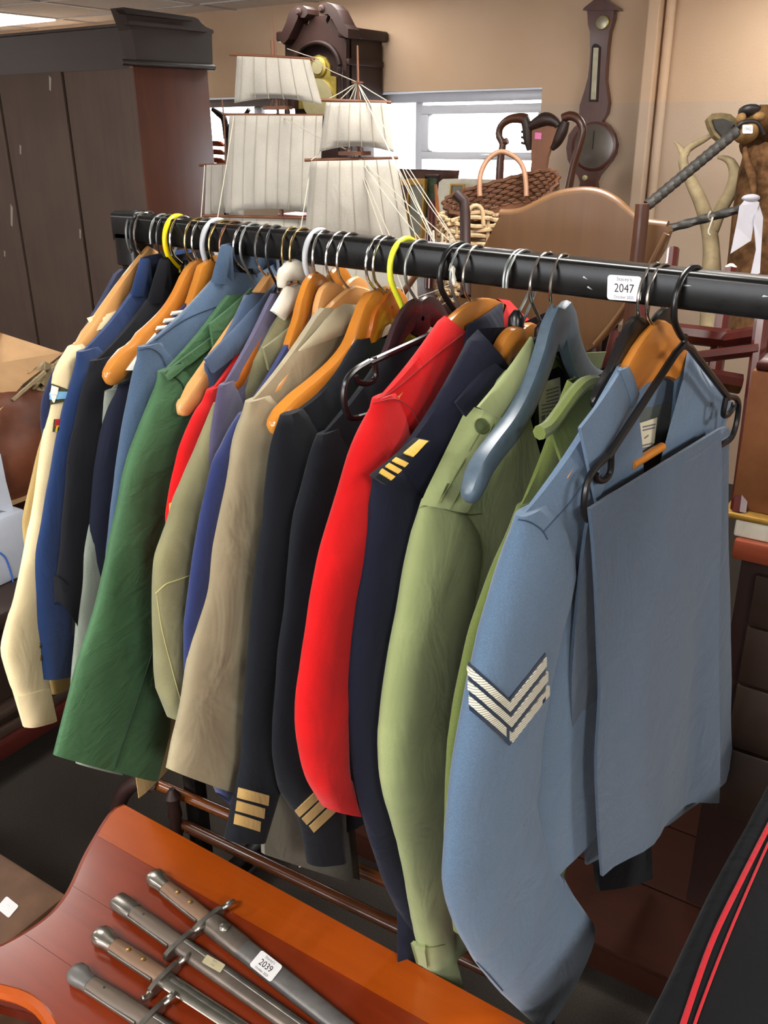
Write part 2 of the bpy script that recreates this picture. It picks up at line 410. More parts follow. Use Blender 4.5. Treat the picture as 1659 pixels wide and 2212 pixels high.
        for sgn in (1, -1):
            P = [fr.W(a, 0, z) for a, z, u in arm(sgn)]
            MB().tube(P, [lerp(0.016, 0.009, k / 12) for k in range(13)], 10, flat=0.45, upv=(0, 0, 1)).build('arm', M[mat], root)
        MB().lathe([(0.004, -0.02), (0.011, -0.016), (0.011, 0.002), (0.004, 0.012)], fr.W(0, 0, zn - 0.004), n=10).build('neck', M[mat], root)
    elif kind == 'trouser':
        hw2 = hw
        def tube_part(name, pts, r=0.0042): MB().tube(pts, r, 8).build(name, M[mat], root)
        for sgn in (1, -1):
            tube_part('arm', [fr.W(0, 0, zn - 0.006), fr.W(sgn * 0.02, 0, zn - 0.014), fr.W(sgn * hw2 * 0.80, 0, ztip + 0.042)], 0.0048)
            tube_part('end_hook', spline([fr.W(sgn * hw2 * 0.76, 0, ztip + 0.048), fr.W(sgn * hw2 * 0.75, 0, ztip + 0.022), fr.W(sgn * hw2 * 0.82, 0, ztip + 0.016), fr.W(sgn * hw2 * 0.90, 0, ztip + 0.022), fr.W(sgn * hw2 * 0.915, 0, ztip + 0.030)], 16), 0.004)
            tube_part('side_loop', spline([fr.W(sgn * hw2 * 0.80, 0, ztip + 0.044), fr.W(sgn * hw2 * 0.93, 0, ztip + 0.036), fr.W(sgn * hw2 * 1.0, 0, ztip + 0.022), fr.W(sgn * hw2 * 1.01, 0, ztip - 0.004), fr.W(sgn * hw2 * 0.97, 0, ztip - 0.022), fr.W(sgn * hw2 * 0.90, 0, ztip - 0.026)], 20), 0.0042)
        tube_part('trouser_bar', [fr.W(-hw2 * 0.92, 0, ztip - 0.026), fr.W(hw2 * 0.92, 0, ztip - 0.026)], 0.0042)
    if bead: c = fr.W(.008, .007, zn - .002); MB().box(c - Vector((.004, .004, .005)), c + Vector((.004, .004, .005)), .001).build('size_bead', M['yellow_plastic'], root)
    if mat == 'lime_plastic': MB().lathe([(.0005, -.003), (.018, -.003), (.020, 0), (.018, .003), (.0005, .003)], fr.W(0, 0, zn - .008), axis=fr.t, n=20).build('disc', M[mat], root)
    return fr, root, ztip
def hanger_arms(root, fr, arm, mat, h0, h1, thick, notch=False):
    for sgn in (1, -1):
        rings = []
        for (a, z, u) in arm(sgn):
            hh = lerp(h0, h1, min(1, u * 1.2))
            if 0.70 < u < 0.80: hh *= 0.72
            tk = thick * (1 + 0.5 * u) * (0.75 if u > 0.97 else 1)
            ring = []
            for j in range(12):
                an = 2 * pi * j / 12; ca, sa = cos(an), sin(an)
                ring.append(fr.W(a, tk * (abs(ca) ** .55) * (1 if ca > 0 else -1), z + (0 if not 0.70 < u < 0.80 else -0.004) + hh * (abs(sa) ** .55) * (1 if sa > 0 else -1)))
            rings.append(ring)
        c = sum(rings[-1], Vector()) / 12; rings += [[c + (v - c) * k + fr.a * (sgn * d) for v in rings[-1]] for k, d in ((.93, .006), (.72, .012), (.35, .015))]
        MB().loft(rings).build('arm', mat, root)

# ------------------------------------------------------------------ garments
BV = {}
def bvh(o, key=None):
    base = ROOT[o.name]; me = o.data
    return BVHTree.FromPolygons([v.co + base for v in me.vertices], [tuple(p.vertices) for p in me.polygons])
def hit(trees, x, y):
    best = None; d = ray(x, y).normalized()
    for t in trees:
        h = t.ray_cast(CAM, d)
        if h[0] is not None and (best is None or h[3] < best[2]):
            n = h[1] if h[1].dot(d) < 0 else -h[1]; best = (h[0], n, h[3])
    return best
def decal(trees, quad, mat, parent, name, n=6, m=6, off=0.0008, th=0.0012):
    """a patch that follows the cloth: quad = 4 pixel corners TL TR BR BL"""
    top = []; bot = []; H = []
    for i in range(n + 1):
        for j in range(m + 1):
            u = j / m; v = i / n
            x = lerp(lerp(quad[0][0], quad[1][0], u), lerp(quad[3][0], quad[2][0], u), v); y = lerp(lerp(quad[0][1], quad[1][1], u), lerp(quad[3][1], quad[2][1], u), v)
            H.append((x, y, hit(trees, x, y)))
    ds = sorted(h[2][2] for h in H if h[2]); md = ds[len(ds) // 2] if ds else 1.0
    good = [h for h in H if h[2] and abs(h[2][2] - md) < 0.05]
    for x, y, h in H:
        if h is None or abs(h[2] - md) >= 0.05:
            if good: k = min(good, key=lambda g: (g[0] - x) ** 2 + (g[1] - y) ** 2)[2]
            else: k = (None, Vector((0, 0, 1)), md)
            h = (CAM + ray(x, y).normalized() * k[2], k[1], k[2])
        top.append(h[0] + h[1] * (off + th)); bot.append(h[0] + h[1] * (off * 0.2 - 0.001))
    F = []; K = (n + 1) * (m + 1)
    for i in range(n):
        for j in range(m):
            a = i * (m + 1) + j; F.append((a, a + 1, a + m + 2, a + m + 1)); F.append((K + a, K + a + m + 1, K + a + m + 2, K + a + 1))
    rim = [j for j in range(m)] + [i * (m + 1) + m for i in range(n)] + [n * (m + 1) + j for j in range(m, 0, -1)] + [i * (m + 1) for i in range(n, 0, -1)]
    for k in range(len(rim)): a, b = rim[k], rim[(k + 1) % len(rim)]; F.append((b, a, K + a, K + b))
    return mk(name, top + bot, F, mat, parent)
def seam(trees, pts, mat, parent, name, r=0.0009, n=24):
    P = spline([Vector((x, y, 0)) for x, y in pts], n); Q = []
    H = [h for h in (hit(trees, p.x, p.y) for p in P) if h]; prev = None
    md = sorted(h[2] for h in H)[len(H) // 2] if H else 0
    Q = [h[0] + h[1] * r * 0.5 for h in H if abs(h[2] - md) < 0.07]
    if len(Q) > 2: return MB().tube(Q, r, 5).build(name, mat, parent)
def button(trees, x, y, r, mat, parent, name='button'):
    h = hit(trees, x, y)
    if h is None: return
    return MB().lathe([(r * 0.6, -0.001), (r, 0.0008), (r * 0.92, 0.0022), (r * 0.75, 0.0018), (r * 0.4, 0.0026), (0.0002, 0.0028)], h[0], axis=h[1], n=14).build(name, mat, parent)

def garment(name, label, cat, fr, tip, mat, edge, ws=(0.15, 0.145, 0.12), cuff=None, hem=0.80, T=0.034, Ts=0.04, neck_a=0.075, rise=0.075, vneck=0.0, collar=None, seed=0, amp=0.004, foldf=5.0, farsleeve=True, body_in=0.84, group='uniform garments on the black rail', rings=44, lower=0.86, open_hem=True, bodymat=None, sag=0.010):
    aw, zt = fr.px(*tip)
    if abs(aw) > 0.33: aw = 0.30
    zn = zt + rise; fr.shape = (aw, zt, zn, neck_a, sag)
    root = thing(name, fr.W(0, 0, hem), label, cat, group)
    def ztop(a):
        u = (abs(a) - neck_a) / (aw - neck_a)
        if u <= 0: return zn
        return lerp(zn, zt, u) - sag * sin(pi * min(u, 1)) * 0.6
    def disp(a, z, k):
        n1 = noise.noise(Vector((a * foldf + seed * 3.1 + k, z * foldf * 0.45, seed * 1.7)))
        n2 = noise.noise(Vector((a * 24 + z * 5 + k, z * 4.5, seed * 2.3))); n3 = noise.noise(Vector((a * 9 + k, z * 26 + a * 14, seed)))
        return amp * (n1 + 0.45 * n2 + 0.22 * n3)
    # --- body
    NA, NZ = 26, 16
    As = [-1 + 2 * j / NA for j in range(NA + 1)]
    V = []; F = []
    def col(sgn):
        out = []
        for i in range(NZ + 1):
            v = (i / NZ) ** 1.25
            for s_ in As:
                a0 = s_ * aw
                z0 = ztop(a0)
                if sgn > 0 and abs(a0) < neck_a and vneck > 0: z0 -= vneck * (1 - abs(a0) / neck_a)
                elif abs(a0) < neck_a * 0.8: z0 -= 0.012 * (1 - abs(a0) / (neck_a * .8))
                z = lerp(z0, hem, v); dep = max(0, ztop(a0) - z)
                sc = lerp(1.0, body_in, min(1, dep / 0.14)); sc = lerp(sc, lower, max(0, min(1, (dep - .14) / 0.4)))
                a = a0 * sc
                edge_p = sqrt(max(0.0, 1 - abs(s_) ** 4.0)); topp = 0.30 + 0.70 * (1 - exp(-dep / 0.016))
                t = sgn * T / 2 * max(edge_p * topp, 0.05) + disp(a, z, 0) * 1.2 * min(1, dep / 0.1)
                out.append(fr.W(a, t, z))
        return out
    V = col(1) + col(-1); K = (NZ + 1) * (NA + 1)
    for i in range(NZ):
        for j in range(NA):
            a = i * (NA + 1) + j; F.append((a, a + 1, a + NA + 2, a + NA + 1)); F.append((K + a, K + a + NA + 1, K + a + NA + 2, K + a + 1))
    for j in range(NA):
        if abs((As[j] + As[j + 1]) / 2 * aw) > neck_a * 0.95: F.append((j, K + j, K + j + 1, j + 1))
    for i in range(NZ):
        for j in (0, NA): a = i * (NA + 1) + j; b = a + NA + 1; F.append((a, b, K + b, K + a))
    body = mk('body', V, F, bodymat or mat, root, auto=70)
    # --- sleeves
    P = [Vector((*fr.px(x, y), 0)) for x, y in edge]
    P = [Vector((aw + 0.004, zt + 0.004, 0))] + P
    E = spline(P, rings)
    L = [0]
    for i in range(1, rings): L.append(L[-1] + (E[i] - E[i - 1]).length)
    def sleeve(side):
        R = []
        for i in range(rings):
            u = L[i] / L[-1]; p = E[i]
            d = E[min(i + 1, rings - 1)] - E[max(i - 1, 0)]; d.normalize()
            wd = lerp(lerp(ws[0], ws[1], min(1, u * 2)), ws[2], max(0, u * 2 - 1))
            capf = min(1.0, 0.30 + 0.70 * sin(min(1, L[i] / 0.10) * pi / 2)) ; wd *= capf
            th = Ts * min(1.0, 0.38 + 0.62 * sin(min(1, L[i] / 0.09) * pi / 2)) * lerp(1.0, 0.86, u)
            pr = Vector((d.y, -d.x, 0))
            if pr.x > 0: pr = -pr
            steep = min(1, L[i] / 0.12); pr = Vector((-1, 0, 0)).lerp(pr, steep).normalized()
            q = p + pr * wd
            if cuff is not None and u > 0.72:
                k = ((u - 0.72) / 0.28) ** 1.2; B0 = Vector((*fr.px(*cuff[0]), 0)); B1 = Vector((*fr.px(*cuff[1]), 0))
                if i == rings - 1: p, q = B0, B1
                else: q = q.lerp(p + (B1 - B0), k)
            ring = []
            c = (p + q) / 2; hv = (p - q) / 2
            for j in range(28):
                an = 2 * pi * j / 28; ca = abs(cos(an)) ** 0.72 * (1 if cos(an) > 0 else -1); sa = abs(sin(an)) ** 0.9 * (1 if sin(an) > 0 else -1)
                pt = c + hv * ca
                t = th / 2 * sa + disp(pt.x, pt.y, 5 + 9 * (side < 0)) * min(1, L[i] / 0.1) * (1.3 if side > 0 else 1)
                ring.append(fr.W(pt.x if side > 0 else -pt.x, t, pt.y))
            R.append(ring)
        lastc = sum(R[-1], Vector()) / 28
        R.append([lastc + (v - lastc) * 0.9 + Vector((0, 0, 0.004)) for v in R[-1]]); R.append([lastc + (v - lastc) * 0.86 + Vector((0, 0, 0.03)) for v in R[-3]])
        return MB().loft(R, cap=True).build('sleeve', mat, root, auto=75)
    s1 = sleeve(1); fr.sleeve = s1
    if farsleeve: sleeve(-1)
    tr = [bvh(body), bvh(s1)]
    # --- collar
    if collar:
        h, flare, mt = collar[0], collar[1], collar[2]
        R = []
        for k in range(25):
            th = radians(-32 + 244 * k / 24); ca, sa = cos(th), sin(th)
            ring = []
            def pt(scl, z): return fr.W(neck_a * 0.92 * scl * ca if abs(scl) < 9 else 0, -T * 0.55 * scl * sa + 0.002, z)
            ao = neck_a * (1 + flare); zo = lerp(zn - 0.028, ztop(min(aw, ao)) + 0.005, abs(ca))
            ring = [pt(0.93, zn - 0.02), pt(0.90, zn + h), pt(0.98, zn + h + 0.004), pt(1.08, zn + h - 0.006), pt(1 + flare, zo), pt(1 + flare - 0.05, zo - 0.003), pt(1.02, zn + h * 0.6), pt(0.99, zn - 0.02)]
            R.append(ring)
        c = MB().loft(R).build('collar', mt or mat, root, auto=80); tr.append(bvh(c))
    return root, tr
def qpatch(fr, q, ts, bulge, mat, root, name, th=0.004, n=8, back=0.0):
    """curved cloth leaf: q = 4 pixel corners on the plane, ts = their t offsets"""
    top = []; bot = []
    C4 = []
    for (x, y), t in zip(q, ts):
        a, z = fr.px(x, y, t); C4.append((a, z, t))
    for i in range(n + 1):
        for j in range(n + 1):
            u = j / n; v = i / n
            p = [lerp(lerp(C4[0][k], C4[1][k], u), lerp(C4[3][k], C4[2][k], u), v) for k in range(3)]
            t = p[2] + bulge * sin(pi * u) * (0.35 + 0.65 * sin(pi * v))
            top.append(fr.W(p[0], t, p[1])); bot.append(fr.W(p[0], t - th, p[1]))
    m = n; F = []; K = (n + 1) ** 2
    for i in range(n):
        for j in range(n):
            a = i * (n + 1) + j; F.append((a, a + 1, a + n + 2, a + n + 1)); F.append((K + a, K + a + n + 1, K + a + n + 2, K + a + 1))
    rim = [j for j in range(m)] + [i * (m + 1) + m for i in range(n)] + [n * (m + 1) + j for j in range(m, 0, -1)] + [i * (m + 1) for i in range(n, 0, -1)]
    for k in range(len(rim)): a, b = rim[k], rim[(k + 1) % len(rim)]; F.append((b, a, K + a, K + b))
    o = mk(name, top + bot, F, mat, root, auto=60); return o
# ------------------------------------------------------------------ cloths
CL = {}
def cl(k, hx, **kw): CL[k] = fabric('cloth_' + k, hx, **kw)
cl('navyjumper', '1f2746'); cl('mustard', 'b2965e'); cl('cream', 'e3cfa3', fleck=0.05); cl('royal', '1f3560'); cl('black', '15161b', sheen=.06); cl('sage', '8e9588', fleck=0.06)
cl('sailor', '1d2030', sheen=.06); cl('raf', '465a72', fleck=0.22); cl('rafdark', '3a4c66', fleck=0.22); cl('green', '406543', rough=0.55, sheen=0.1, fleck=0.05, wr=.38, wr_sc=16, wr_st=2.0); cl('red', 'bd0d10', sheen=0.1, fleck=0.06)
cl('purple', '4f4a63'); cl('drab', '7c7857', fleck=0.06, wr=.6, wr_sc=11); cl('royal2', '28325f'); cl('taupe', '988c70', fleck=0.06, wr=.6, wr_sc=11); cl('black2', '12151b', sheen=.06); cl('navy', '131626', sheen=.06)
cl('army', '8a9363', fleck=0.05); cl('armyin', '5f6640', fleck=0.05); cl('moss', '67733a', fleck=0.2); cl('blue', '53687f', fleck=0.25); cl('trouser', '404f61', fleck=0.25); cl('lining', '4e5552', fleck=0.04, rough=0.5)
cl('white', 'dedbd0', fleck=0.04); cl('purplenavy', '22193f'); cl('gold', 'c9a24a', rough=0.4, sheen=0); cl('goldthread', 'a98a52', rough=0.5); cl('chev', 'd9d6c3', fleck=0.3); cl('chevback', '1f2a3d'); cl('label', 'cfccc0', fleck=0.03); cl('labelcream', 'c9c2a8', fleck=0.03)
cl('skyblue', '77a9cc'); cl('badgegreen', '3c4029'); cl('badgered', 'a81d22'); cl('badgeyellow', 'd6b32c'); cl('cotton', 'dcd7c6', fleck=0.03)
M['brass_button'] = plain('brass_button', 'd6a24a', 0.25, 1.0, 0.1); M['green_button'] = plain('green_button', '46502f', 0.45, 0, 0.1, 90); M['pearl_button'] = plain('pearl_button', 'd9c583', 0.35)
M['stitch'] = plain('stitch', 'b9b277', 0.8); M['darkseam'] = plain('darkseam', '1c2f1f', 0.9); M['greyseam'] = plain('greyseam', '2d3d52', 0.9); M['armyseam'] = plain('armyseam', '666d40', 0.9)
GR = 'uniform garments on the black rail'

# navy jumper and mustard shirt at the far end
f = frame(296, (122, 800), 0.27)
garment('jumper', 'navy jumper at the far left end of the rail behind the cream shirt', 'jumper', f, (122, 800), CL['navyjumper'], [(104, 830), (93, 870), (92, 920), (98, 970), (100, 1060), (98, 1150)], hem=0.85, Ts=0.03, T=0.024, seed=1, rise=0.12)
hanger('plastic', 296, fr=f, label='black plastic hanger inside the navy jumper at the far left end', wire='steel_wire', mat='black_plastic', hw=0.2, ztip=f.zr - .16)
f = frame(306, (135, 790), 0.25)
garment('mustard_shirt', 'mustard khaki shirt just left of the cream shirt', 'shirt', f, (135, 790), CL['mustard'], [(122, 850), (105, 905), (90, 955), (72, 1020), (55, 1090), (49, 1130), (54, 1180), (62, 1230), (75, 1300), (90, 1380)], cuff=((112, 1500), (155, 1470)), hem=0.52, Ts=0.026, T=0.022, seed=2, rise=0.1)
hanger('plastic', 306, fr=f, label='thin wire hanger inside the mustard shirt', wire='dark_wire', mat='black_plastic', hw=0.2, ztip=f.zr - .165)

# cream shirt
f = frame(315, (152, 754), 0.235)
hanger('wood', 315, fr=f, inside=False, label='broad pale wooden hanger inside the cream shirt', mat='wood_pale', hw=0.215, ztip=f.zr - .158, h0=0.036, h1=0.016, thick=0.007, arch=0.75, neck=-.05)
g, tr = garment('cream_shirt', 'cream shirt with parachute badge on the sleeve, far left of the rail', 'shirt', f, (152, 754), CL['cream'], [(119, 800), (108, 863), (98, 925), (84, 1015), (65, 1123), (49, 1215), (33, 1297), (22, 1330), (6, 1397), (14, 1443), (28, 1486), (40, 1504)], cuff=((54, 1571), (119, 1553)), hem=0.80, Ts=0.034, T=0.024, seed=3, ws=(.14, .13, .1), rise=0.052, vneck=0.03, neck_a=0.13)
qpatch(f, [(292, 664), (345, 588), (352, 622), (304, 672)], [.012, .012, .02, .02], 0.005, CL['cream'], g, 'collar_leaf')
decal(tr, [(40, 1503), (104, 1487), (118, 1552), (55, 1569)], CL['cream'], f.sleeve, 'shirt_cuff', off=0.001, th=0.002)
button(tr, 100, 1525, 0.006, M['pearl_button'], g); button(tr, 252, 680, 0.005, M['pearl_button'], g)
decal(tr, [(190, 692), (262, 668), (272, 690), (205, 716)], CL['cream'], g, 'epaulette', off=0.002, th=0.0025)
bd = decal(tr, [(114, 829), (147, 842), (144, 866), (105, 876)], CL['badgegreen'], g, 'shoulder_badge')
decal(tr, [(112, 846), (146, 846), (143, 861), (107, 864)], CL['skyblue'], bd, 'badge_wings', off=0.002)
decal(tr, [(114, 833), (126, 838), (123, 854), (111, 852)], CL['white'], bd, 'badge_canopy', off=0.003); decal(tr, [(112, 853), (122, 855), (117, 870), (115, 870)], CL['white'], bd, 'badge_lines', off=0.003, n=3, m=2)
for i, (cx, cy, rx, ry, k, o_) in enumerate([(124, 920, 11, 18, 'badgegreen', .001), (124.5, 914, 8, 11, 'badgered', .002), (126, 926, 8, 9, 'badgeyellow', .0026), (127, 927, 5.5, 6.5, 'black', .0034)]):
    decal(tr, [(cx - rx * .7, cy - ry * .8), (cx + rx * .7, cy - ry * .8), (cx + rx, cy + ry * .7), (cx - rx, cy + ry * .7)], CL[k], g, 'round_badge', off=o_, n=4, m=4)

# royal blue blazer
f = frame(352, (172, 765), 0.235)
g, tr = garment('royal_blazer', 'royal blue blazer with gold cuff buttons beside the cream shirt', 'jacket', f, (172, 765), CL['royal'], [(165, 785), (152, 836), (141, 873), (133, 909), (119, 977), (100, 1074), (89, 1134), (77, 1196), (75, 1260), (76, 1342), (83, 1397), (87, 1438)], cuff=((90, 1467), (155, 1455)), hem=0.82, Ts=0.036, T=0.024, seed=4, ws=(.15, .15, .12), collar=(0.03, 0.5, None), rise=0.085)
hanger('plastic', 352, fr=f, label='twisted wire hanger with black arms left of the yellow hook', wire='steel_wire', mat='black_plastic', hw=0.2, ztip=f.zr - .165, side=-1)
button(tr, 84, 1393, 0.006, M['brass_button'], f.sleeve); button(tr, 86, 1420, 0.006, M['brass_button'], f.sleeve)
f2 = frame(384, None, yaw=10); hanger('plastic', 384, fr=f2, label='bright yellow plastic hanger near the left end of the rail', wire='yellow_plastic', mat='yellow_plastic', hw=0.16, ztip=f2.zr - .17, neck=-.06)
f2 = frame(366, None, yaw=9); hanger('plastic', 366, fr=f2, label='dark wire hanger behind the yellow hook', wire='dark_wire', mat='black_plastic', hw=0.16, ztip=f2.zr - .17, neck=-.056)

# black jacket
f = frame(397, (200, 785), 0.24)
g, tr = garment('black_jacket', 'black jacket between the royal blue blazer and the long honey hanger', 'jacket', f, (200, 785), CL['black'], [(192, 800), (176, 852), (163, 911), (146, 987), (141, 1052), (135, 1101), (130, 1183), (125, 1250), (122, 1285)], cuff=((124, 1301), (170, 1380)), hem=0.84, Ts=0.036, T=0.026, seed=5, ws=(.15, .15, .13), collar=(0.034, 0.55, None), rise=0.09)
hanger('plastic', 397, fr=f, label='black plastic hanger inside the black jacket', wire='chrome', mat='black_plastic', hw=0.21, ztip=f.zr - .16)

# sage coat
f = frame(431, (232, 850), 0.235)
g, tr = garment('sage_coat', 'long sage grey coat showing between the black and navy sleeves', 'coat', f, (232, 850), CL['sage'], [(222, 900), (212, 980), (197, 1085), (180, 1190), (175, 1263), (167, 1326), (162, 1377), (157, 1428), (152, 1491), (151, 1560), (157, 1610)], cuff=((163, 1648), (260, 1672)), hem=0.78, Ts=0.03, T=0.02, seed=6, ws=(.15, .16, .16), rise=0.1)
hanger('plastic', 431, fr=f, label='black plastic hanger with a yellow size bead', wire='brass_wire', mat='black_plastic', hw=0.21, ztip=f.zr - .17, bead=True)

# long honey hanger with sailor top
f = frame(447, (224, 832), 0.25)
hanger('notch', 447, (224, 836), fr=f, armpx=[(436, 582), (413, 600), (390, 646), (363, 687), (326, 724), (285, 760), (240, 812)], label='long honey wooden hanger with a notch over the black jacket', mat='wood_orange', hw=0.25, h0=0.019, h1=0.017, thick=0.009, arch=0.9, wire='chrome')
f = frame(462, (262, 835), 0.215)
g, tr = garment('sailor_top', 'dark navy sailor top with white striped collar', 'jacket', f, (262, 835), CL['sailor'], [(250, 850), (235, 880), (220, 930), (207, 995), (200, 1050), (192, 1140), (192, 1190), (200, 1240), (207, 1285), (215, 1330)], cuff=((220, 1350), (280, 1345)), hem=0.86, Ts=0.034, T=0.022, seed=7, ws=(.14, .14, .12), rise=0.075)
qpatch(f, [(418, 640), (432, 650), (372, 735), (340, 722)], [.024, .028, .03, .024], 0.004, CL['purplenavy'], g, 'sailor_collar')
for k in range(3):
    y0 = 668 + k * 16; x0 = 388 - k * 16
    qpatch(f, [(x0 - 14, y0 + 5), (x0 + 22, y0), (x0 + 18, y0 + 8), (x0 - 18, y0 + 13)], [.031, .034, .034, .031], 0.003, CL['white'], g, 'collar_stripe', th=0.003, n=5)
qpatch(f, [(338, 720), (355, 735), (300, 800), (272, 800)], [.014, .018, .018, .014], 0.003, CL['white'], g, 'white_front')
f2 = frame(470, None, yaw=2); hanger('plastic', 470, fr=f2, label='clear grey plastic hanger at the left third of the rail', wire='clear_plastic', mat='clear_plastic', hw=0.16, ztip=f2.zr - .16, neck=-.06)
f2 = frame(486, (412, 668), 0.12, yaw=-1); hanger('wood', 486, fr=f2, armpx=[(450, 586), (437, 612), (424, 648), (408, 690), (390, 730)], label='square-shouldered honey wooden hanger above the sailor collar', mat='wood_honey', hw=0.16, ztip=f2.zr - .16, h0=0.02, h1=0.014, thick=0.009, arch=0.95, wire='brass_wire')
f2 = frame(508, None, yaw=0); hanger('wood', 508, fr=f2, label='pale rounded wooden hanger with a copper hook', mat='wood_pale', hw=0.16, ztip=f2.zr - .165, h0=0.034, h1=0.014, arch=0.75, wire='copper_wire', neck=-.058)

# first air force jacket
f = frame(538, (303, 755), 0.24)
g, tr = garment('air_force_jacket', 'blue-grey jacket with wide collar left of the green jacket', 'jacket', f, (303, 755), CL['raf'], [(297, 775), (290, 800), (280, 850), (265, 930), (255, 995), (250, 1030), (237, 1140), (228, 1230), (224, 1320)], hem=0.86, Ts=0.036, T=0.03, seed=8, ws=(.15, .15, .13), rise=0.085, collar=(0.034, 0.4, None), neck_a=0.07)
seam(tr, [(300, 757), (322, 752), (345, 765), (358, 790)], M['greyseam'], g, 'armhole_seam', n=14); seam(tr, [(335, 735), (400, 690), (485, 655)], M['greyseam'], g, 'shoulder_seam')
hanger('plastic', 538, fr=f, label='steel wire hanger inside the blue-grey jacket', wire='chrome', mat='black_plastic', hw=0.21, ztip=f.zr - .14)

# green jacket
f = frame(549, (347, 808), 0.235)
g, tr = garment('green_jacket', 'bottle green creased jacket with wide sleeve', 'jacket', f, (347, 808), CL['green'], [(340, 825), (320, 880), (300, 940), (285, 975), (265, 1030), (250, 1100), (225, 1210), (205, 1300), (185, 1370), (160, 1450), (142, 1537)], cuff=((119, 1632), (342, 1688)), hem=0.49, lower=.72, Ts=0.04, T=0.028, seed=9, ws=(.15, .17, .2), rise=0.085, amp=.006, foldf=9)
qpatch(f, [(455, 700), (545, 622), (556, 672), (464, 765)], [.016, .012, .022, .02], 0.006, CL['green'], g, 'collar_leaf')
decal(tr, [(350, 805), (452, 730), (460, 745), (362, 822)], CL['green'], g, 'epaulette', off=0.002, th=0.003)
seam(tr, [(332, 1397), (290, 1530), (248, 1657)], M['darkseam'], g, 'sleeve_seam', r=.0012)
seam(tr, [(352, 808), (385, 820), (400, 850), (402, 900)], M['darkseam'], g, 'armhole_seam', n=14)
hanger('plastic', 549, fr=f, label='steel wire hanger inside the green jacket', wire='steel_wire', mat='black_plastic', hw=0.2, ztip=f.zr - .165, neck=-.085)

# second air force jacket, slipped on its hanger
f = frame(577, (400, 893), 0.25)
hanger('wood', 577, (400, 897), fr=f, label='pale wooden hanger tip sticking out over the green jacket', mat='wood_pale', hw=0.25, h0=0.02, h1=0.016, thick=0.009, arch=0.95, wire='chrome')
f = frame(580, (447, 790), 0.2)
g, tr = garment('slipped_jacket', 'blue-grey jacket slipped on its hanger between the green and red jackets', 'jacket', f, (447, 790), CL['rafdark'], [(446, 820), (448, 880), (440, 960), (430, 1050)], hem=0.95, Ts=0.028, T=0.026, seed=10, ws=(.1, .12, .12), rise=0.08)
qpatch(f, [(445, 776), (596, 612), (600, 690), (462, 806)], [.014, .008, .02, .018], 0.008, CL['rafdark'], g, 'collar_leaf')

# red tunic behind
f = frame(598, (452, 848), 0.225)
g, tr = garment('small_red_tunic', 'red tunic half hidden behind the drab olive jacket', 'jacket', f, (452, 848), CL['red'], [(440, 868), (425, 892), (400, 955), (388, 1000), (376, 1050), (368, 1095), (365, 1125), (368, 1200), (376, 1300)], hem=0.9, Ts=0.03, T=0.024, seed=11, ws=(.13, .13, .12), rise=0.07)
decal(tr, [(366, 1088), (380, 1080), (380, 1108), (366, 1116)], CL['gold'], g, 'gold_patch', n=3, m=3)
hanger('plastic', 598, fr=f, label='black plastic hanger inside the half hidden red tunic', wire='dark_wire', mat='black_plastic', hw=0.19, ztip=f.zr - .17, neck=-.072)

# mauve, drab olive, blue
f = frame(632, (478, 838), 0.235)
g, tr = garment('mauve_jacket', 'dark mauve jacket showing as a thin strip beside the drab olive collar', 'jacket', f, (478, 838), CL['purple'], [(470, 860), (462, 920), (452, 1000), (445, 1100)], hem=0.95, Ts=0.026, T=0.022, seed=12, ws=(.12, .12, .12), rise=0.1)
hanger('wood', 632, fr=f, label='amber wooden hanger under the white cotton cloth', mat='wood_amber', hw=0.2, ztip=f.zr - .17, h0=.03, h1=.013, arch=.8, wire='brass_wire', neck=-.062)
f2 = frame(656, None, yaw=3); hanger('wood', 656, fr=f2, label='amber wooden hanger right of the white cotton cloth', mat='wood_amber', hw=0.16, ztip=f2.zr - .18, h0=.03, h1=.013, arch=.8, wire='brass_wire', neck=-.075)
f = frame(664, (468, 878), 0.235)
g, tr = garment('drab_jacket', 'drab olive jacket with stitched elbow seam', 'jacket', f, (468, 878), CL['drab'], [(455, 897), (440, 940), (424, 980), (410, 1010), (392, 1050), (380, 1075), (365, 1125), (350, 1165), (336, 1210), (332, 1280), (335, 1360), (340, 1450), (347, 1504)], cuff=((370, 1552), (430, 1560)), hem=0.86, Ts=0.042, T=0.026, seed=13, ws=(.13, .13, .09), rise=0.1)
qpatch(f, [(570, 752), (638, 697), (648, 735), (582, 800)], [.016, .012, .02, .018], 0.006, CL['drab'], g, 'collar_leaf')
seam(tr, [(336, 1282), (358, 1262), (380, 1254), (408, 1244)], M['stitch'], g, 'elbow_seam'); seam(tr, [(338, 1284), (350, 1360), (370, 1440), (392, 1520)], M['stitch'], g, 'sleeve_seam', r=.0006)
f2 = frame(690, None, yaw=2); hanger('plastic', 690, fr=f2, label='clear grey plastic hanger beside the white cotton cloth', wire='clear_plastic', mat='clear_plastic', hw=0.16, ztip=f2.zr - .18, neck=-.07)
f = frame(703, (520, 900), 0.235)
g, tr = garment('blue_jacket', 'plain navy blue jacket between the drab olive and taupe sleeves', 'jacket', f, (520, 900), CL['royal2'], [(495, 930), (475, 970), (460, 1000), (435, 1115), (420, 1215), (407, 1325), (404, 1400), (410, 1500), (430, 1600), (460, 1690)], cuff=((472, 1713), (520, 1752)), hem=0.86, Ts=0.03, T=0.024, seed=14, ws=(.14, .14, .12), rise=0.105)
hanger('wood', 703, fr=f, armpx=[(680, 622), (660, 655), (647, 696), (638, 720), (625, 760)], label='honey wooden hanger with chrome hook left of the taupe coat', mat='wood_honey', hw=0.235, ztip=f.zr - .17, h0=.03, h1=.014, arch=.85, wire='chrome', neck=-.06)

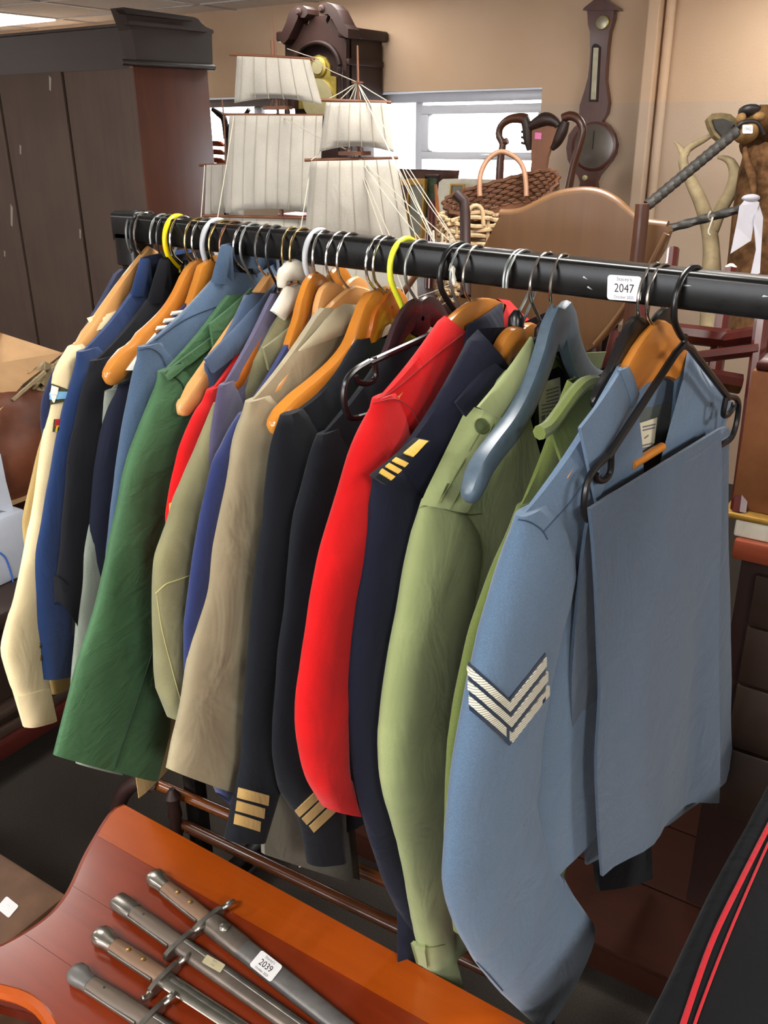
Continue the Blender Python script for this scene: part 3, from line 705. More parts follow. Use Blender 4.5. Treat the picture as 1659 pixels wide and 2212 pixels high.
# taupe coat
f2 = frame(738, None, yaw=-3); hanger('wood', 738, fr=f2, armpx=[(712, 642), (698, 660), (690, 690), (680, 720)], label='pale wooden hanger left of the taupe collar', mat='wood_pale', hw=0.16, ztip=f2.zr - .17, h0=.032, h1=.014, arch=.8, wire='chrome', neck=-.064)
f = frame(760, (537, 873), 0.24)
hanger('wood', 760, fr=f, label='pale round-topped wooden hanger inside the taupe coat', mat='wood_pale', hw=0.2, ztip=f.zr - .165, h0=.036, h1=.014, arch=.7, wire='chrome', neck=-.058)
g, tr = garment('taupe_coat', 'taupe raincoat with pointed collar in the middle of the rail', 'coat', f, (537, 873), CL['taupe'], [(527, 895), (515, 930), (500, 995), (490, 1040), (460, 1170), (445, 1280), (415, 1390), (400, 1475), (385, 1550), (370, 1615)], cuff=((362, 1660), (514, 1714)), hem=0.53, lower=.8, Ts=0.044, T=0.03, seed=15, ws=(.15, .155, .16), rise=0.1, amp=.006, neck_a=.08)
qpatch(f, [(648, 758), (733, 655), (788, 660), (756, 718)], [.018, .004, .018, .026], 0.008, CL['taupe'], g, 'collar_leaf')

# lacquered hanger, black jackets with gold rings
f = frame(824, (584, 930), 0.245)
hanger('wood', 824, (584, 926), fr=f, armpx=[(812, 655), (797, 668), (782, 705), (759, 760), (727, 801), (686, 838), (641, 874), (598, 918)], label='long glossy honey hanger lying over the taupe coat', mat='wood_honey', hw=0.245, h0=0.022, h1=0.017, thick=0.011, arch=0.55, wire='chrome', neck=-.055)
f = frame(838, (612, 903), 0.24)
hanger('wood', 838, fr=f, armpx=[(835, 670), (818, 688), (806, 724), (795, 760)], label='amber wooden hanger inside the first black ringed jacket', mat='wood_amber', hw=0.2, ztip=f.zr - .175, h0=.022, h1=.014, arch=.95, wire='chrome')
g, tr = garment('ringed_jacket', 'black jacket with gold cuff rings next to the taupe coat', 'jacket', f, (612, 903), CL['black2'], [(600, 922), (587, 970), (575, 1065), (570, 1130), (555, 1240), (545, 1360), (535, 1475), (527, 1570), (525, 1650), (515, 1705), (505, 1770)], cuff=((492, 1815), (565, 1812)), hem=0.66, Ts=0.04, T=0.03, seed=16, ws=(.14, .14, .12), rise=0.072, sag=.03)
for k in range(3):
    y0 = 1700 + 28 * k; x0 = 517 - 4 * k
    decal(tr, [(x0 - 1, y0), (x0 + 63 - k * 5, y0 + 18), (x0 + 61 - k * 5, y0 + 40), (x0 - 4, y0 + 22)], CL['goldthread'], f.sleeve, 'gold_ring', n=2, m=8)
f = frame(908, (690, 945), 0.225)
hanger('plastic', 908, fr=f, armpx=[(892, 680), (874, 696), (858, 722), (843, 757), (830, 790)], label='dark brown plastic hanger right of the lime hook', wire='steel_wire', mat='brown_plastic', hw=0.2, ztip=f.zr - .17, neck=-.065)
g, tr = garment('ringed_jacket', 'black jacket with gold cuff rings beside the large red tunic', 'jacket', f, (690, 945), CL['black2'], [(672, 985), (655, 1060), (635, 1140), (620, 1300), (605, 1400), (600, 1475), (594, 1580), (596, 1650), (612, 1715), (645, 1765), (664, 1810)], cuff=((670, 1868), (745, 1858)), hem=0.66, Ts=0.036, T=0.03, seed=17, ws=(.14, .14, .11), rise=0.09)
for k in range(3):
    x0 = 637 + 15 * k; y0 = 1750 + 17 * k
    decal(tr, [(x0, y0), (x0 + 55, y0 - 52), (x0 + 65, y0 - 39), (x0 + 10, y0 + 13)], CL['goldthread'], f.sleeve, 'gold_ring', n=2, m=8)
f2 = frame(876, (850, 660), 0.24, yaw=-3); hanger('plastic', 876, fr=f2, label='lime yellow plastic hanger in the middle of the rail', wire='lime_plastic', mat='lime_plastic', hw=0.16, ztip=f2.zr - .17, neck=-.085)
f = frame(990, (722, 895), 0.235)
hanger('trouser', 990, fr=f, label='black tubular hanger with end loops left of the large red tunic', wire='black_plastic', mat='black_plastic', hw=0.215, ztip=f.px(722, 895)[1] + .012, neck=-.07)

# large red tunic
f = frame(1030, (812, 868), 0.24)
hanger('wood', 1030, fr=f, label='orange wooden hanger inside the large red tunic', mat='wood_orange', hw=0.22, ztip=f.zr - .16, h0=.022, h1=.014, arch=.9, wire='chrome')
g, tr = garment('red_tunic', 'large bright red tunic with navy stand collar', 'jacket', f, (812, 868), CL['red'], [(803, 885), (780, 930), (760, 980), (740, 1050), (700, 1180), (680, 1280), (665, 1380), (655, 1450), (646, 1530), (648, 1600), (665, 1680), (688, 1725)], cuff=((704, 1745), (775, 1757)), hem=0.70, Ts=0.044, T=0.034, seed=18, ws=(.14, .115, .085), rise=0.075, neck_a=.085, vneck=.06)
qpatch(f, [(1014, 702), (1086, 655), (1090, 720), (1000, 790)], [.016, .012, .034, .030], 0.008, CL['navy'], g, 'stand_collar')
seam(tr, [(818, 862), (860, 835), (935, 772), (1008, 715)], fabric('redseam', '8e0a0c'), g, 'shoulder_seam'); seam(tr, [(806, 872), (850, 862), (885, 880), (905, 915)], M['darkseam'] if False else fabric('redseam2', '8e0a0c'), g, 'armhole_seam', n=14)
button(tr, 940, 908, 0.009, M['brass_button'], g)
f2 = frame(1004, None, yaw=-3); hanger('plastic', 1004, fr=f2, label='steel wire hanger with a blob of white tape', wire='steel_wire', mat='black_plastic', hw=0.16, ztip=f2.zr - .18, neck=-.075)
P = onY(978, 592, RY - .033)
tp = MB(); tp.lathe([(.002, -.014), (.004, -.008), (.003, 0), (.0048, .006), (.0015, .014)], P, axis=(-.2, 0, 1), n=8)
tp.build('tape_blob', CL['cotton'], label='small blob of white tape stuck on a hanger hook', cat='tape')

# navy dress jacket with shoulder board
f = frame(1130, (812, 1035), 0.285)
g, tr = garment('dress_jacket', 'dark navy dress jacket with gold striped shoulder board', 'jacket', f, (812, 1035), CL['navy'], [(806, 1060), (800, 1090), (795, 1150), (785, 1220), (765, 1320), (755, 1400), (750, 1480), (755, 1580), (770, 1700), (790, 1780), (830, 1900), (872, 1990)], cuff=((895, 2040), (960, 2030)), hem=0.42, Ts=0.042, T=0.034, seed=19, ws=(.15, .15, .12), rise=0.145, sag=.03, vneck=.10, neck_a=.10)
qpatch(f, [(985, 870), (1058, 775), (1090, 800), (1010, 905)], [.018, .012, .024, .024], 0.006, CL['navy'], g, 'collar_leaf')
sb = qpatch(f, [(808, 1030), (905, 948), (930, 952), (835, 1048)], [.024, .024, .034, .034], 0.004, CL['black2'], g, 'shoulder_board', th=.008)
for k in range(3):
    u = .10 + .15 * k
    def pt(u, v): return (lerp(lerp(808, 905, u), lerp(835, 930, u), v), lerp(lerp(1030, 948, u), lerp(1048, 952, u), v))
    decal([bvh(sb)], [pt(u, .02), pt(u + .09, .02), pt(u + .09, .98), pt(u, .98)], CL['gold'], sb, 'gold_bar', n=3, m=2)
decal([bvh(sb)], [pt(.62, .1), pt(.97, .1), pt(.97, .9), pt(.62, .9)], CL['gold'], sb, 'gold_crest', n=4, m=4)
hanger('wood', 1130, fr=f, armpx=[(1108, 738), (1090, 754), (1078, 786), (1070, 825)], label='flat-sided orange wooden hanger beside the olive shirt collar', mat='wood_orange', hw=0.13, ztip=f.zr - .2, h0=.024, h1=.014, arch=.95, wire='steel_wire', neck=-.082, side=-1, thick=.010)
f2 = frame(1120, None, yaw=-6); hanger('plastic', 1120, fr=f2, label='black plastic hanger behind the red tunic collar', wire='steel_wire', mat='black_plastic', hw=0.16, ztip=f2.zr - .15, neck=-.06, side=-1)

# olive army shirt
f = frame(1179, (918, 1088), 0.245)
g, tr = garment('army_shirt', 'olive green army shirt with buttoned epaulette and size label', 'shirt', f, (918, 1088), CL['army'], [(908, 1110), (898, 1140), (880, 1230), (862, 1330), (840, 1440), (828, 1530), (820, 1600), (822, 1680), (835, 1740), (860, 1830), (880, 1920), (895, 2000), (915, 2080), (935, 2125)], cuff=((960, 2172), (1000, 2150)), hem=0.47, Ts=0.046, T=0.036, seed=20, ws=(.16, .15, .10), rise=0.13, vneck=0.16, neck_a=.085, sag=.02)
ep = decal(tr, [(912, 1090), (1015, 880), (1085, 905), (1003, 1108)], CL['army'], g, 'epaulette', off=0.003, th=0.003, n=8, m=8)
te = tr + [bvh(ep)]
button(te, 1040, 921, 0.0105, M['green_button'], ep)
seam(te, [(950, 1085), (1050, 912)], M['armyseam'], g, 'stitch_line'); seam(te, [(972, 1100), (1066, 915)], M['armyseam'], g, 'stitch_line')
qpatch(f, [(1035, 880), (1150, 728), (1160, 770), (1088, 905)], [.024, .012, .02, .03], 0.008, CL['army'], g, 'collar_leaf')
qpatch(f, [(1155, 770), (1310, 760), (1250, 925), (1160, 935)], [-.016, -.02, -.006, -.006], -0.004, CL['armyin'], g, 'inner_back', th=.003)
lb = qpatch(f, [(1162, 830), (1210, 815), (1214, 905), (1166, 925)], [-.008, -.008, .0, .0], 0.0, CL['label'], g, 'size_label', th=.001, n=4)
for k in range(7):
    yy = 842 + 8 * k; decal([bvh(lb)], [(1180 if k < 4 else 1170, yy + 1), (1206, yy - 7), (1206, yy - 5), (1180 if k < 4 else 1170, yy + 3)], M['ink_grey'], lb, 'label_print', n=1, m=4, th=.0004, off=.0004)
for k in range(4): decal([bvh(lb)], [(1170 + k * 10, 899 - k * 2.5), (1177 + k * 10, 896 - k * 2.5), (1177 + k * 10, 906 - k * 2.5), (1170 + k * 10, 909 - k * 2.5)], M['ink_grey'], lb, 'label_box', n=1, m=1, th=.0004, off=.0004)
seam(tr, [(893, 2030), (925, 2045), (960, 2040)], M['armyseam'], g, 'cuff_seam', n=10)
decal(tr, [(893, 2032), (918, 2040), (925, 2085), (905, 2075)], CL['army'], f.sleeve, 'cuff_tab', off=.003, th=.003)
seam(tr, [(905, 1098), (935, 1092), (1000, 1112), (1040, 1110)], M['armyseam'], g, 'yoke_seam', n=14)
hanger('plastic', 1179, fr=f, label='black plastic hanger inside the olive army shirt', wire='chrome', mat='black_plastic', hw=0.2, ztip=f.zr - .2, neck=-.07)
f = frame(1214, (1015, 1080), 0.24)
hanger('wood', 1214, (1016, 1072), fr=f, armpx=[(1202, 690), (1186, 725), (1179, 754), (1161, 808), (1134, 871), (1102, 926), (1066, 971), (1036, 1015), (1018, 1062)], label='grey painted wooden hanger over the olive army shirt', mat='wood_greypaint', hw=0.24, h0=0.024, h1=0.017, thick=0.010, arch=0.55, wire='chrome', neck=-.056)

# moss jumper
f = frame(1396, (1122, 1098), 0.175, dX=-.045)
g, tr = garment('moss_jumper', 'moss green wool jumper squeezed behind the blue sergeant jacket', 'jumper', f, (1122, 1098), CL['moss'], [(1098, 1150), (1072, 1210), (1045, 1280), (1022, 1350), (1005, 1420), (990, 1500), (975, 1590), (970, 1680), (968, 1800), (972, 1900), (980, 1980)], cuff=((985, 2015), (1045, 2020)), hem=0.70, Ts=0.028, T=0.022, seed=21, ws=(.11, .12, .1), rise=0.14, vneck=.05, sag=.02, neck_a=.085)
P = [onP(x, y, f.O + f.t * .018, f.t) for x, y in [(1165, 935), (1190, 918), (1240, 850), (1270, 826), (1298, 832), (1308, 858), (1300, 885)]]
MB().tube(spline(P, 24), .009, 8).build('rolled_neck', CL['moss'], g)
qpatch(f, [(1190, 925), (1262, 835), (1305, 850), (1215, 1000)], [.012, .008, .02, .026], 0.006, CL['moss'], g, 'collar_leaf')
f2 = frame(1411, None, yaw=-9)
hanger('plastic', 1411, fr=f2, armpx=[(1372, 718), (1356, 735), (1340, 768), (1315, 817), (1290, 860)], label='glossy black hanger behind the pale orange hanger', wire='chrome', mat='black_plastic', hw=0.235, ztip=f.zr - .19, neck=-.056)

f = frame(1396, (1122, 1098), 0.175, dX=-.045)
qpatch(f, [(1486, 764), (1514, 772), (1549, 832), (1512, 850)], [0, 0, 0, 0], 0.01, CL['moss'], g, 'far_shoulder', th=.012)
# trousers showing below the jackets
def hung(px4, fr_, mat, name, label, top):
    q = thing(name, fr_.W(0, 0, .4), label, 'trousers', GR)
    qpatch(fr_, px4, [0, 0, .01, .0], .012, mat, q, 'front_leg', th=.008, n=10); qpatch(fr_, [(x + 14, y - 6) for x, y in px4], [-.014, -.014, -.01, -.018], .01, mat, q, 'back_leg', th=.008, n=10)
hung([(560, 1430), (715, 1430), (764, 1908), (572, 1846)], frame(795, None, yaw=-4), fabric('greydrab', '5d5849'), 'grey_trousers', 'drab grey trousers hanging below the taupe coat', 0)
hung([(1230, 1430), (1385, 1430), (1396, 1905), (1296, 1925)], frame(1296, None, yaw=-8), CL['black2'], 'black_trousers', 'black trousers showing below the blue-grey trousers', 0)
# blue sergeant jacket
f = frame(1422, (1122, 1120), 0.29, dX=.004)
hanger('wood', 1422, fr=f, label='pale orange round-topped hanger inside the blue sergeant jacket', mat='wood_orange', hw=0.225, ztip=f.zr - .19, h0=.036, h1=.014, arch=.55, wire='chrome', neck=-.05)
g, tr = garment('sergeant_jacket', 'blue-grey jacket with three white chevrons on the sleeve', 'jacket', f, (1122, 1120), CL['blue'], [(1112, 1145), (1095, 1200), (1070, 1280), (1042, 1370), (1026, 1440), (1012, 1500), (1000, 1560), (985, 1640), (975, 1710), (968, 1790), (962, 1870), (962, 1920), (985, 2000), (1030, 2080), (1090, 2155)], cuff=((1165, 2222), (1275, 1990)), hem=0.72, Ts=0.05, T=0.028, seed=22, ws=(.17, .19, .17), rise=0.13, farsleeve=False, vneck=.22, neck_a=.085, sag=.02)
# lapels and collar
qpatch(f, [(1255, 925), (1345, 795), (1372, 860), (1290, 1090)], [.018, .008, .012, .020], 0.006, CL['blue'], g, 'near_lapel')
qpatch(f, [(1340, 800), (1362, 790), (1382, 850), (1368, 880)], [.010, .004, .012, .016], 0.004, CL['blue'], g, 'collar_leaf')
qpatch(f, [(1468, 770), (1500, 775), (1575, 900), (1440, 1060)], [.004, .006, .01, .016], 0.006, CL['blue'], g, 'far_lapel')
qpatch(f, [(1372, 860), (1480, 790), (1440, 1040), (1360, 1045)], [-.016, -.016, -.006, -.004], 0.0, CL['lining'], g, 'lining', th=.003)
lb = qpatch(f, [(1380, 915), (1420, 902), (1412, 970), (1368, 990)], [-.008, -.008, -.002, -.002], 0.0, CL['labelcream'], g, 'size_label', th=.001, n=4)
for k, (x0, x1, y) in enumerate([(1388, 1415, 921), (1388, 1414, 928), (1392, 1400, 945), (1384, 1408, 962), (1380, 1408, 969)]):
    decal([bvh(lb)], [(x0, y), (x1, y - 6), (x1, y - 3), (x0, y + 3)], M['ink_grey'], lb, 'label_print', n=1, m=3, th=.0004, off=.0004)
MB().tube([f.W(f.px(1365, 1005, .012)[0], .012, f.px(1365, 1005, .012)[1]), f.W(f.px(1430, 965, .012)[0], .012, f.px(1430, 965, .012)[1])], .006, 10).build('hanger_bar', M['wood_orange'], g)
# chevrons
m, nt, b = newmat('braid'); wv = N(nt, 'ShaderNodeTexWave'); wv.bands_direction = 'Z'; wv.inputs['Scale'].default_value = 110; wv.inputs['Distortion'].default_value = 0.3
nt.links.new(coords(nt), wv.inputs['Vector']); nt.links.new(ramp(nt, wv.outputs['Fac'], [(0.15, lin('8f8d80')), (0.5, lin('d5d2c0'))]), b.inputs['Base Color']); b.inputs['Roughness'].default_value = 0.8; bump(nt, b, wv.outputs['Fac'], 0.5, 0.001); M['braid'] = m
def chev(k, x0, y0, inset, th_):
    pass
cl_, cv, cr_ = (1013, 1440), (1098, 1518), (1176, 1420)
def arm_q(k, side, w0, w1, dy):
    a = cl_ if side < 0 else cr_
    dx = 2.5 * k
    p0 = (a[0] + (1 if side > 0 else 0) * dx * 1.3 + (1.5 if side < 0 else 0), a[1] + dy); p1 = (cv[0] + dx, cv[1] + dy + 2 * k)
    return [(p0[0], p0[1] + w0), (p1[0], p1[1] + w0), (p1[0], p1[1] + w1), (p0[0], p0[1] + w1)]
for side in (-1, 1):
    decal(tr, arm_q(0, side, -10, 92, 0), CL['chevback'], f.sleeve, 'chevron_backing', n=8, m=8, off=.0006)
for k in range(3):
    c = None
    for side in (-1, 1):
        decal(tr, arm_q(k, side, -2, 18, 31 * k), M['braid'], f.sleeve, 'chevron_stripe', n=4, m=14, off=.002)
seam(tr, [(1120, 1122), (1145, 1128), (1170, 1145), (1182, 1165)], M['greyseam'], g, 'armhole_seam', n=12)
seam(tr, [(1172, 1150), (1230, 1085), (1258, 1045)], M['greyseam'], g, 'yoke_seam', n=12)
seam(tr, [(985, 1990), (1000, 2040), (1060, 2110), (1130, 2190)], M['greyseam'], g, 'sleeve_seam', n=16)
# trousers on the black tubular hanger
ZB = 1.30
TA, TB = onZ(1270, 1090, ZB), onZ(1580, 920, ZB)
ft = Fr(hookX(1491), 0); vv = TA - ft.O; ft = Fr(hookX(1491), atan2((TA - TB).x, -(TA - TB).y))
hanger('trouser', 1491, fr=ft, label='black tubular hanger holding the blue-grey trousers', wire='black_plastic', mat='black_plastic', hw=0.205, ztip=ZB + .012, neck=-.06, side=1)
tro = thing('trousers', ft.W(0, 0, .75), 'blue-grey trousers folded over the nearest black tubular hanger', 'trousers', GR)
def leaf(poly_l, poly_r, t0, t1, name, seed, N1=26, N2=14, amp=.006, bot_up=.0):
    L_ = spline([Vector((*ft.px(x, y, (t0 + t1) / 2), 0)) for x, y in poly_l], N1); R_ = spline([Vector((*ft.px(x, y, (t0 + t1) / 2), 0)) for x, y in poly_r], N1)
    top = []; bot = []
    for i in range(N1):
        for j in range(N2 + 1):
            u = j / N2; v = i / (N1 - 1); p = L_[i].lerp(R_[i], u)
            p.y += bot_up * sin(pi * u) * v ** 5
            t = lerp(t0, t1, v ** .6) + amp * v ** .5 * noise.noise(Vector((p.x * 9 + seed, p.y * 3, seed))) + amp * 1.6 * v ** .7 * sin(u * 6.5 + seed + v) + .004 * v * sin(u * 17 + seed * 2)
            top.append(ft.W(p.x, t + .0022, p.y)); bot.append(ft.W(p.x, t - .0022, p.y))
    m = N2; n = N1 - 1; F = []; K = N1 * (N2 + 1)
    for i in range(n):
        for j in range(m): a = i * (m + 1) + j; F.append((a, a + 1, a + m + 2, a + m + 1)); F.append((K + a, K + a + m + 1, K + a + m + 2, K + a + 1))
    rim = [j for j in range(m)] + [i * (m + 1) + m for i in range(n)] + [n * (m + 1) + j for j in range(m, 0, -1)] + [i * (m + 1) for i in range(n, 0, -1)]
    for k in range(len(rim)): a, b = rim[k], rim[(k + 1) % len(rim)]; F.append((b, a, K + a, K + b))
    return mk(name, top + bot, F, CL['trouser'], tro, auto=60)
leaf([(1256, 1105), (1247, 1220), (1236, 1400), (1236, 1500), (1250, 1650), (1275, 1790), (1288, 1880)], [(1560, 930), (1570, 1100), (1580, 1300), (1590, 1500), (1596, 1650), (1590, 1690), (1560, 1705)], -.004, -.022, 'inner_leg', 3.0)
leaf([(1285, 1102), (1290, 1200), (1297, 1400), (1300, 1500), (1290, 1640), (1292, 1780), (1296, 1890)], [(1566, 928), (1562, 1100), (1552, 1300), (1546, 1450), (1541, 1600), (1540, 1700), (1538, 1728)], .006, .022, 'outer_leg', 5.0, bot_up=.035)

a0_, z0_ = ft.px(1285, 1100); a1_, z1_ = ft.px(1564, 929)
MB().tube([ft.W(lerp(a0_, a1_, k / 12), .001, lerp(z0_, z1_, k / 12) - .003 + .002 * sin(k * 1.3)) for k in range(13)], .0085, 10).build('bar_fold', CL['trouser'], tro)
for a_, k_ in DEFER: hanger_now(*a_, **k_)
# ------------------------------------------------------------------ the room
M['carpet'] = plain('carpet', '3d3732', 0.95, 0, 0.15, 260, 0.1, bumpk=0.5)
M['ceil_tile'] = plain('ceil_tile', 'f4f2f0', 0.95, 0, 0.03, 120, 0.1, bumpk=0.2)
M['white_upvc'] = plain('white_upvc', 'e4e4ea', 0.3, 0, 0.01)
M['grid'] = plain('grid', 'bfbcb8', 0.5, 0, 0.02)
def wallmat():
    m, nt, b = newmat('painted_wall')
    v = coords(nt); n1 = noise_n(nt, v, 2.2, 3); n2 = noise_n(nt, v, 90, 3)
    geo = N(nt, 'ShaderNodeNewGeometry'); sx = N(nt, 'ShaderNodeSeparateXYZ'); nt.links.new(geo.outputs['Position'], sx.inputs[0])
    gt = N(nt, 'ShaderNodeMath', operation='GREATER_THAN'); gt.inputs[1].default_value = 1.80; nt.links.new(sx.outputs['Z'], gt.inputs[0])
    up = ramp(nt, n1, [(0.3, lin('c9a98a')), (0.7, lin('d2b498'))]); lo = ramp(nt, n1, [(0.3, lin('c0a78f')), (0.7, lin('cab39d'))])
    mx = N(nt, 'ShaderNodeMix'); mx.data_type = 'RGBA'; nt.links.new(gt.outputs[0], mx.inputs[0]); nt.links.new(lo, mx.inputs[6]); nt.links.new(up, mx.inputs[7])
    nt.links.new(mx.outputs[2], b.inputs['Base Color']); b.inputs['Roughness'].default_value = 0.85; b.inputs['Specular IOR Level'].default_value = 0.2
    bump(nt, b, n2, 0.25, 0.003); return m
M['wall'] = wallmat()
WY = 4.6; XL, XR, YB = -7.2, 3.4, -4.6
MB().box((XL, YB, -0.1), (XR, WY, 0.0)).build('floor', M['carpet'], kind='structure', smooth=False)
# back wall with the window opening
wx0 = onY(452, 300, WY).x - 0.35; wx1 = onY(1171, 190, WY).x; wz1 = onY(1171, 188, WY).z; wz0 = 1.36
mb = MB()
mb.box((XL, WY, 0), (wx0, WY + .22, 2.5)); mb.box((wx1, WY, 0), (XR, WY + .22, 2.5)); mb.box((wx0, WY, 0), (wx1, WY + .22, wz0)); mb.box((wx0, WY, wz1), (wx1, WY + .22, 2.5))
mb.build('wall_back', M['wall'], kind='structure', smooth=False)
MB().box((XL - .2, YB, 0), (XL, WY, 2.5)).build('wall_left', M['wall'], kind='structure', smooth=False)
MB().box((XR, YB, 0), (XR + .2, WY, 2.5)).build('wall_right', M['wall'], kind='structure', smooth=False)
rw0, rw1, rz0, rz1 = -4.2, 1.2, .95, 2.1  # unseen rear window opening, added to let in soft fill daylight
mb = MB(); mb.box((XL, YB - .2, 0), (rw0, YB, 2.5)); mb.box((rw1, YB - .2, 0), (XR, YB, 2.5)); mb.box((rw0, YB - .2, 0), (rw1, YB, rz0)); mb.box((rw0, YB - .2, rz1), (rw1, YB, 2.5))
fill_win = thing('added_rear_window', (-1.5, YB - .1, rz0), None, None, kind='structure')
for k in range(5): xx = lerp(rw0, rw1, k / 4); MB().box((xx - .03, YB - .14, rz0), (xx + .03, YB - .08, rz1), .004).build('mullion', M['white_upvc'], fill_win)
for zz_ in (rz0, rz1 - .05): MB().box((rw0, YB - .14, zz_), (rw1, YB - .08, zz_ + .05), .004).build('added_window_rail', M['white_upvc'], fill_win)
mb.build('wall_rear', M['wall'], kind='structure', smooth=False)
# window
win = thing('window_1', ((wx0 + wx1) / 2, WY + .1, wz0), None, None, kind='structure')
def wbox(x0, x1, z0, z1, y0, y1, name, mat=None): MB().box((x0, y0, z0), (x1, y1, z1), .004).build(name, mat or M['white_upvc'], win)
y0, y1 = WY + .10, WY + .16
wbox(wx0, wx1, wz1 - .055, wz1, y0, y1, 'head_rail'); wbox(wx0, wx1, wz0, wz0 + .05, y0, y1, 'bottom_rail')
m0, m1 = onY(897, 300, y0).x, onY(912, 300, y0).x
wbox(m0, m1, wz0 + .05, wz1 - .055, y0, y1, 'mullion'); wbox(wx0, wx0 + .05, wz0 + .05, wz1 - .055, y0, y1, 'jamb'); wbox(wx1 - .02, wx1, wz0 + .05, wz1 - .055, y0, y1, 'jamb')
mm = onY(560, 300, y0).x; wbox(mm - .03, mm + .03, wz0 + .05, wz1 - .055, y0, y1, 'mullion')
sy0, sy1 = WY + .075, WY + .14
st, sb_ = onY(1000, 226, sy0).z, onY(1000, 345, sy0).z
wbox(m1 + .005, wx1 - .005, st - .045, st, sy0, sy1, 'sash_top'); wbox(m1 + .005, wx1 - .005, sb_ , sb_ + .04, sy0, sy1, 'sash_bottom')
wbox(m1 + .005, m1 + .05, sb_ + .04, st - .045, sy0, sy1, 'sash_side'); wbox(wx1 - .05, wx1 - .005, sb_ + .04, st - .045, sy0, sy1, 'sash_side')
wbox(onY(1040, 340, sy0).x, onY(1075, 340, sy0).x, sb_ + .012, sb_ + .028, sy0 - .02, sy0, 'handle')
MB().box((wx0, WY + .001, wz1 - .010), (wx1, WY + .10, wz1 - .001)).build('reveal_head', M['white_upvc'], win)
MB().box((wx0, WY - .03, wz0 - .02), (wx1, WY + .10, wz0)).build('window_sill', M['white_upvc'], win)
m, nt, b = newmat('pane_glass'); b.inputs['Base Color'].default_value = (1, 1, 1, 1); b.inputs['Roughness'].default_value = 0.0; b.inputs['Transmission Weight'].default_value = 1.0; b.inputs['IOR'].default_value = 1.02; b.inputs['Specular IOR Level'].default_value = 0.2; M['pane'] = m
for (x0, x1) in ((wx0 + .05, mm - .03), (mm + .03, m0), (m1 + .05, wx1 - .05)): MB().box((x0, WY + .125, wz0 + .05), (x1, WY + .129, wz1 - .055)).build('pane', M['pane'], win, smooth=False)
# boxed pipe on the back wall
bx0, bx1 = onY(1362, 415, 4.5).x, onY(1386, 415, 4.5).x
MB().box((bx0, 4.5, 0), (bx1, WY, CEIL), .006).build('trim_1', M['wall'], kind='structure', smooth=False)
MB().tube([(bx1 + .03, WY - .035, 0), (bx1 + .03, WY - .035, CEIL)], .022, 10).build('trim_2', M['wall'], kind='structure')
# ceiling: tiles in a grid
ceil = thing('ceiling', (-1.9, 0, CEIL), None, None, kind='structure')
MB().box((XL, YB, CEIL + .03), (XR, WY, CEIL + .1)).build('ceiling_slab', M['ceil_tile'], ceil, smooth=False)
lights = {(round(x, 1), round(y, 1)) for x, y in LIGHT_SPOTS}
gm = MB(); x = -4.0 - .6 * 5
tile_me = None
xs = [-7.0 + .6 * i for i in range(18)]; ys = [4.3 - .6 * j for j in range(15)]
for xg in xs: gm.box((xg - .012, YB, CEIL - .004), (xg + .012, WY, CEIL + .004))
for yg in ys: gm.box((XL, yg - .012, CEIL - .0041), (XR, yg + .012, CEIL + .0039))
gm.build('ceiling_grid', M['grid'], ceil, smooth=False)
far = MB()
for xg in xs[:-1]:
    for yg in [4.9] + ys[:-1]:
        cx_, cy_ = xg + .3, yg - .3
        if (round(cx_, 1), round(cy_, 1)) in lights: continue
        ya, yb = cy_ - .288, min(cy_ + .288, WY)
        near = cy_ > 2.2 and cx_ < -2.2
        if not near: far.box((cx_ - .288, ya, CEIL + .002), (cx_ + .288, yb, CEIL + .012)); continue
        MB().box((cx_ - .288, ya, CEIL + .002), (cx_ + .288, yb, CEIL + .012)).build('tile', M['ceil_tile'], ceil, smooth=False)
o = far.build('tile_field', M['ceil_tile'], ceil, smooth=False); o['kind'] = 'stuff'
m, nt, b = newmat('diffuser'); b.inputs['Base Color'].default_value = (.9, .9, .9, 1); b.inputs['Emission Color'].default_value = (1, .97, .92, 1); b.inputs['Emission Strength'].default_value = 4.0; M['diffuser'] = m
for i, (lx, ly) in enumerate(LIGHT_SPOTS):
    o = MB().box((lx - .285, ly - .285, CEIL - .012), (lx + .285, ly + .285, CEIL + .02)).build('ceiling_light', M['diffuser'], smooth=False, label='square ceiling light panel between the tiles, top left corner' if i == 0 else 'square ceiling light panel out of view overhead, %s' % ['', 'over the ship', 'over the rail', 'left behind the viewer', 'just behind the viewer', 'far left by the wardrobe', 'far right over the chest', 'right behind the viewer', 'rear right row', 'rear left row', 'added above the clock to light the wall', 'added above the barometer to light the wall'][i], cat='light', group='ceiling light panels')
# ------------------------------------------------------------------ helpers for traced pieces
def poly_on(fn, pts): return [fn(x, y) for x, y in pts]
def plate(pts, Y, th, name, mat, parent=None, **k):
    """outline in a plane Y = const, given its thickness backwards"""
    return MB().prism([onY(x, y, Y) + Vector((0, th / 2, 0)) for x, y in pts], (0, 1, 0), th).build(name, mat, parent, smooth=k.pop('smooth', False), **k)
def rod(P, r, name, mat, parent=None, n=10, sp=0, **k):
    P = [Vector(p) for p in P]
    if sp: 
        if isinstance(r, (list, tuple)): rr = [interp([(i / (len(r) - 1), v) for i, v in enumerate(r)], j / (sp - 1)) for j in range(sp)]
        else: rr = r
        P = spline(P, sp); r = rr
    return MB().tube(P, r, n).build(name, mat, parent, **k)
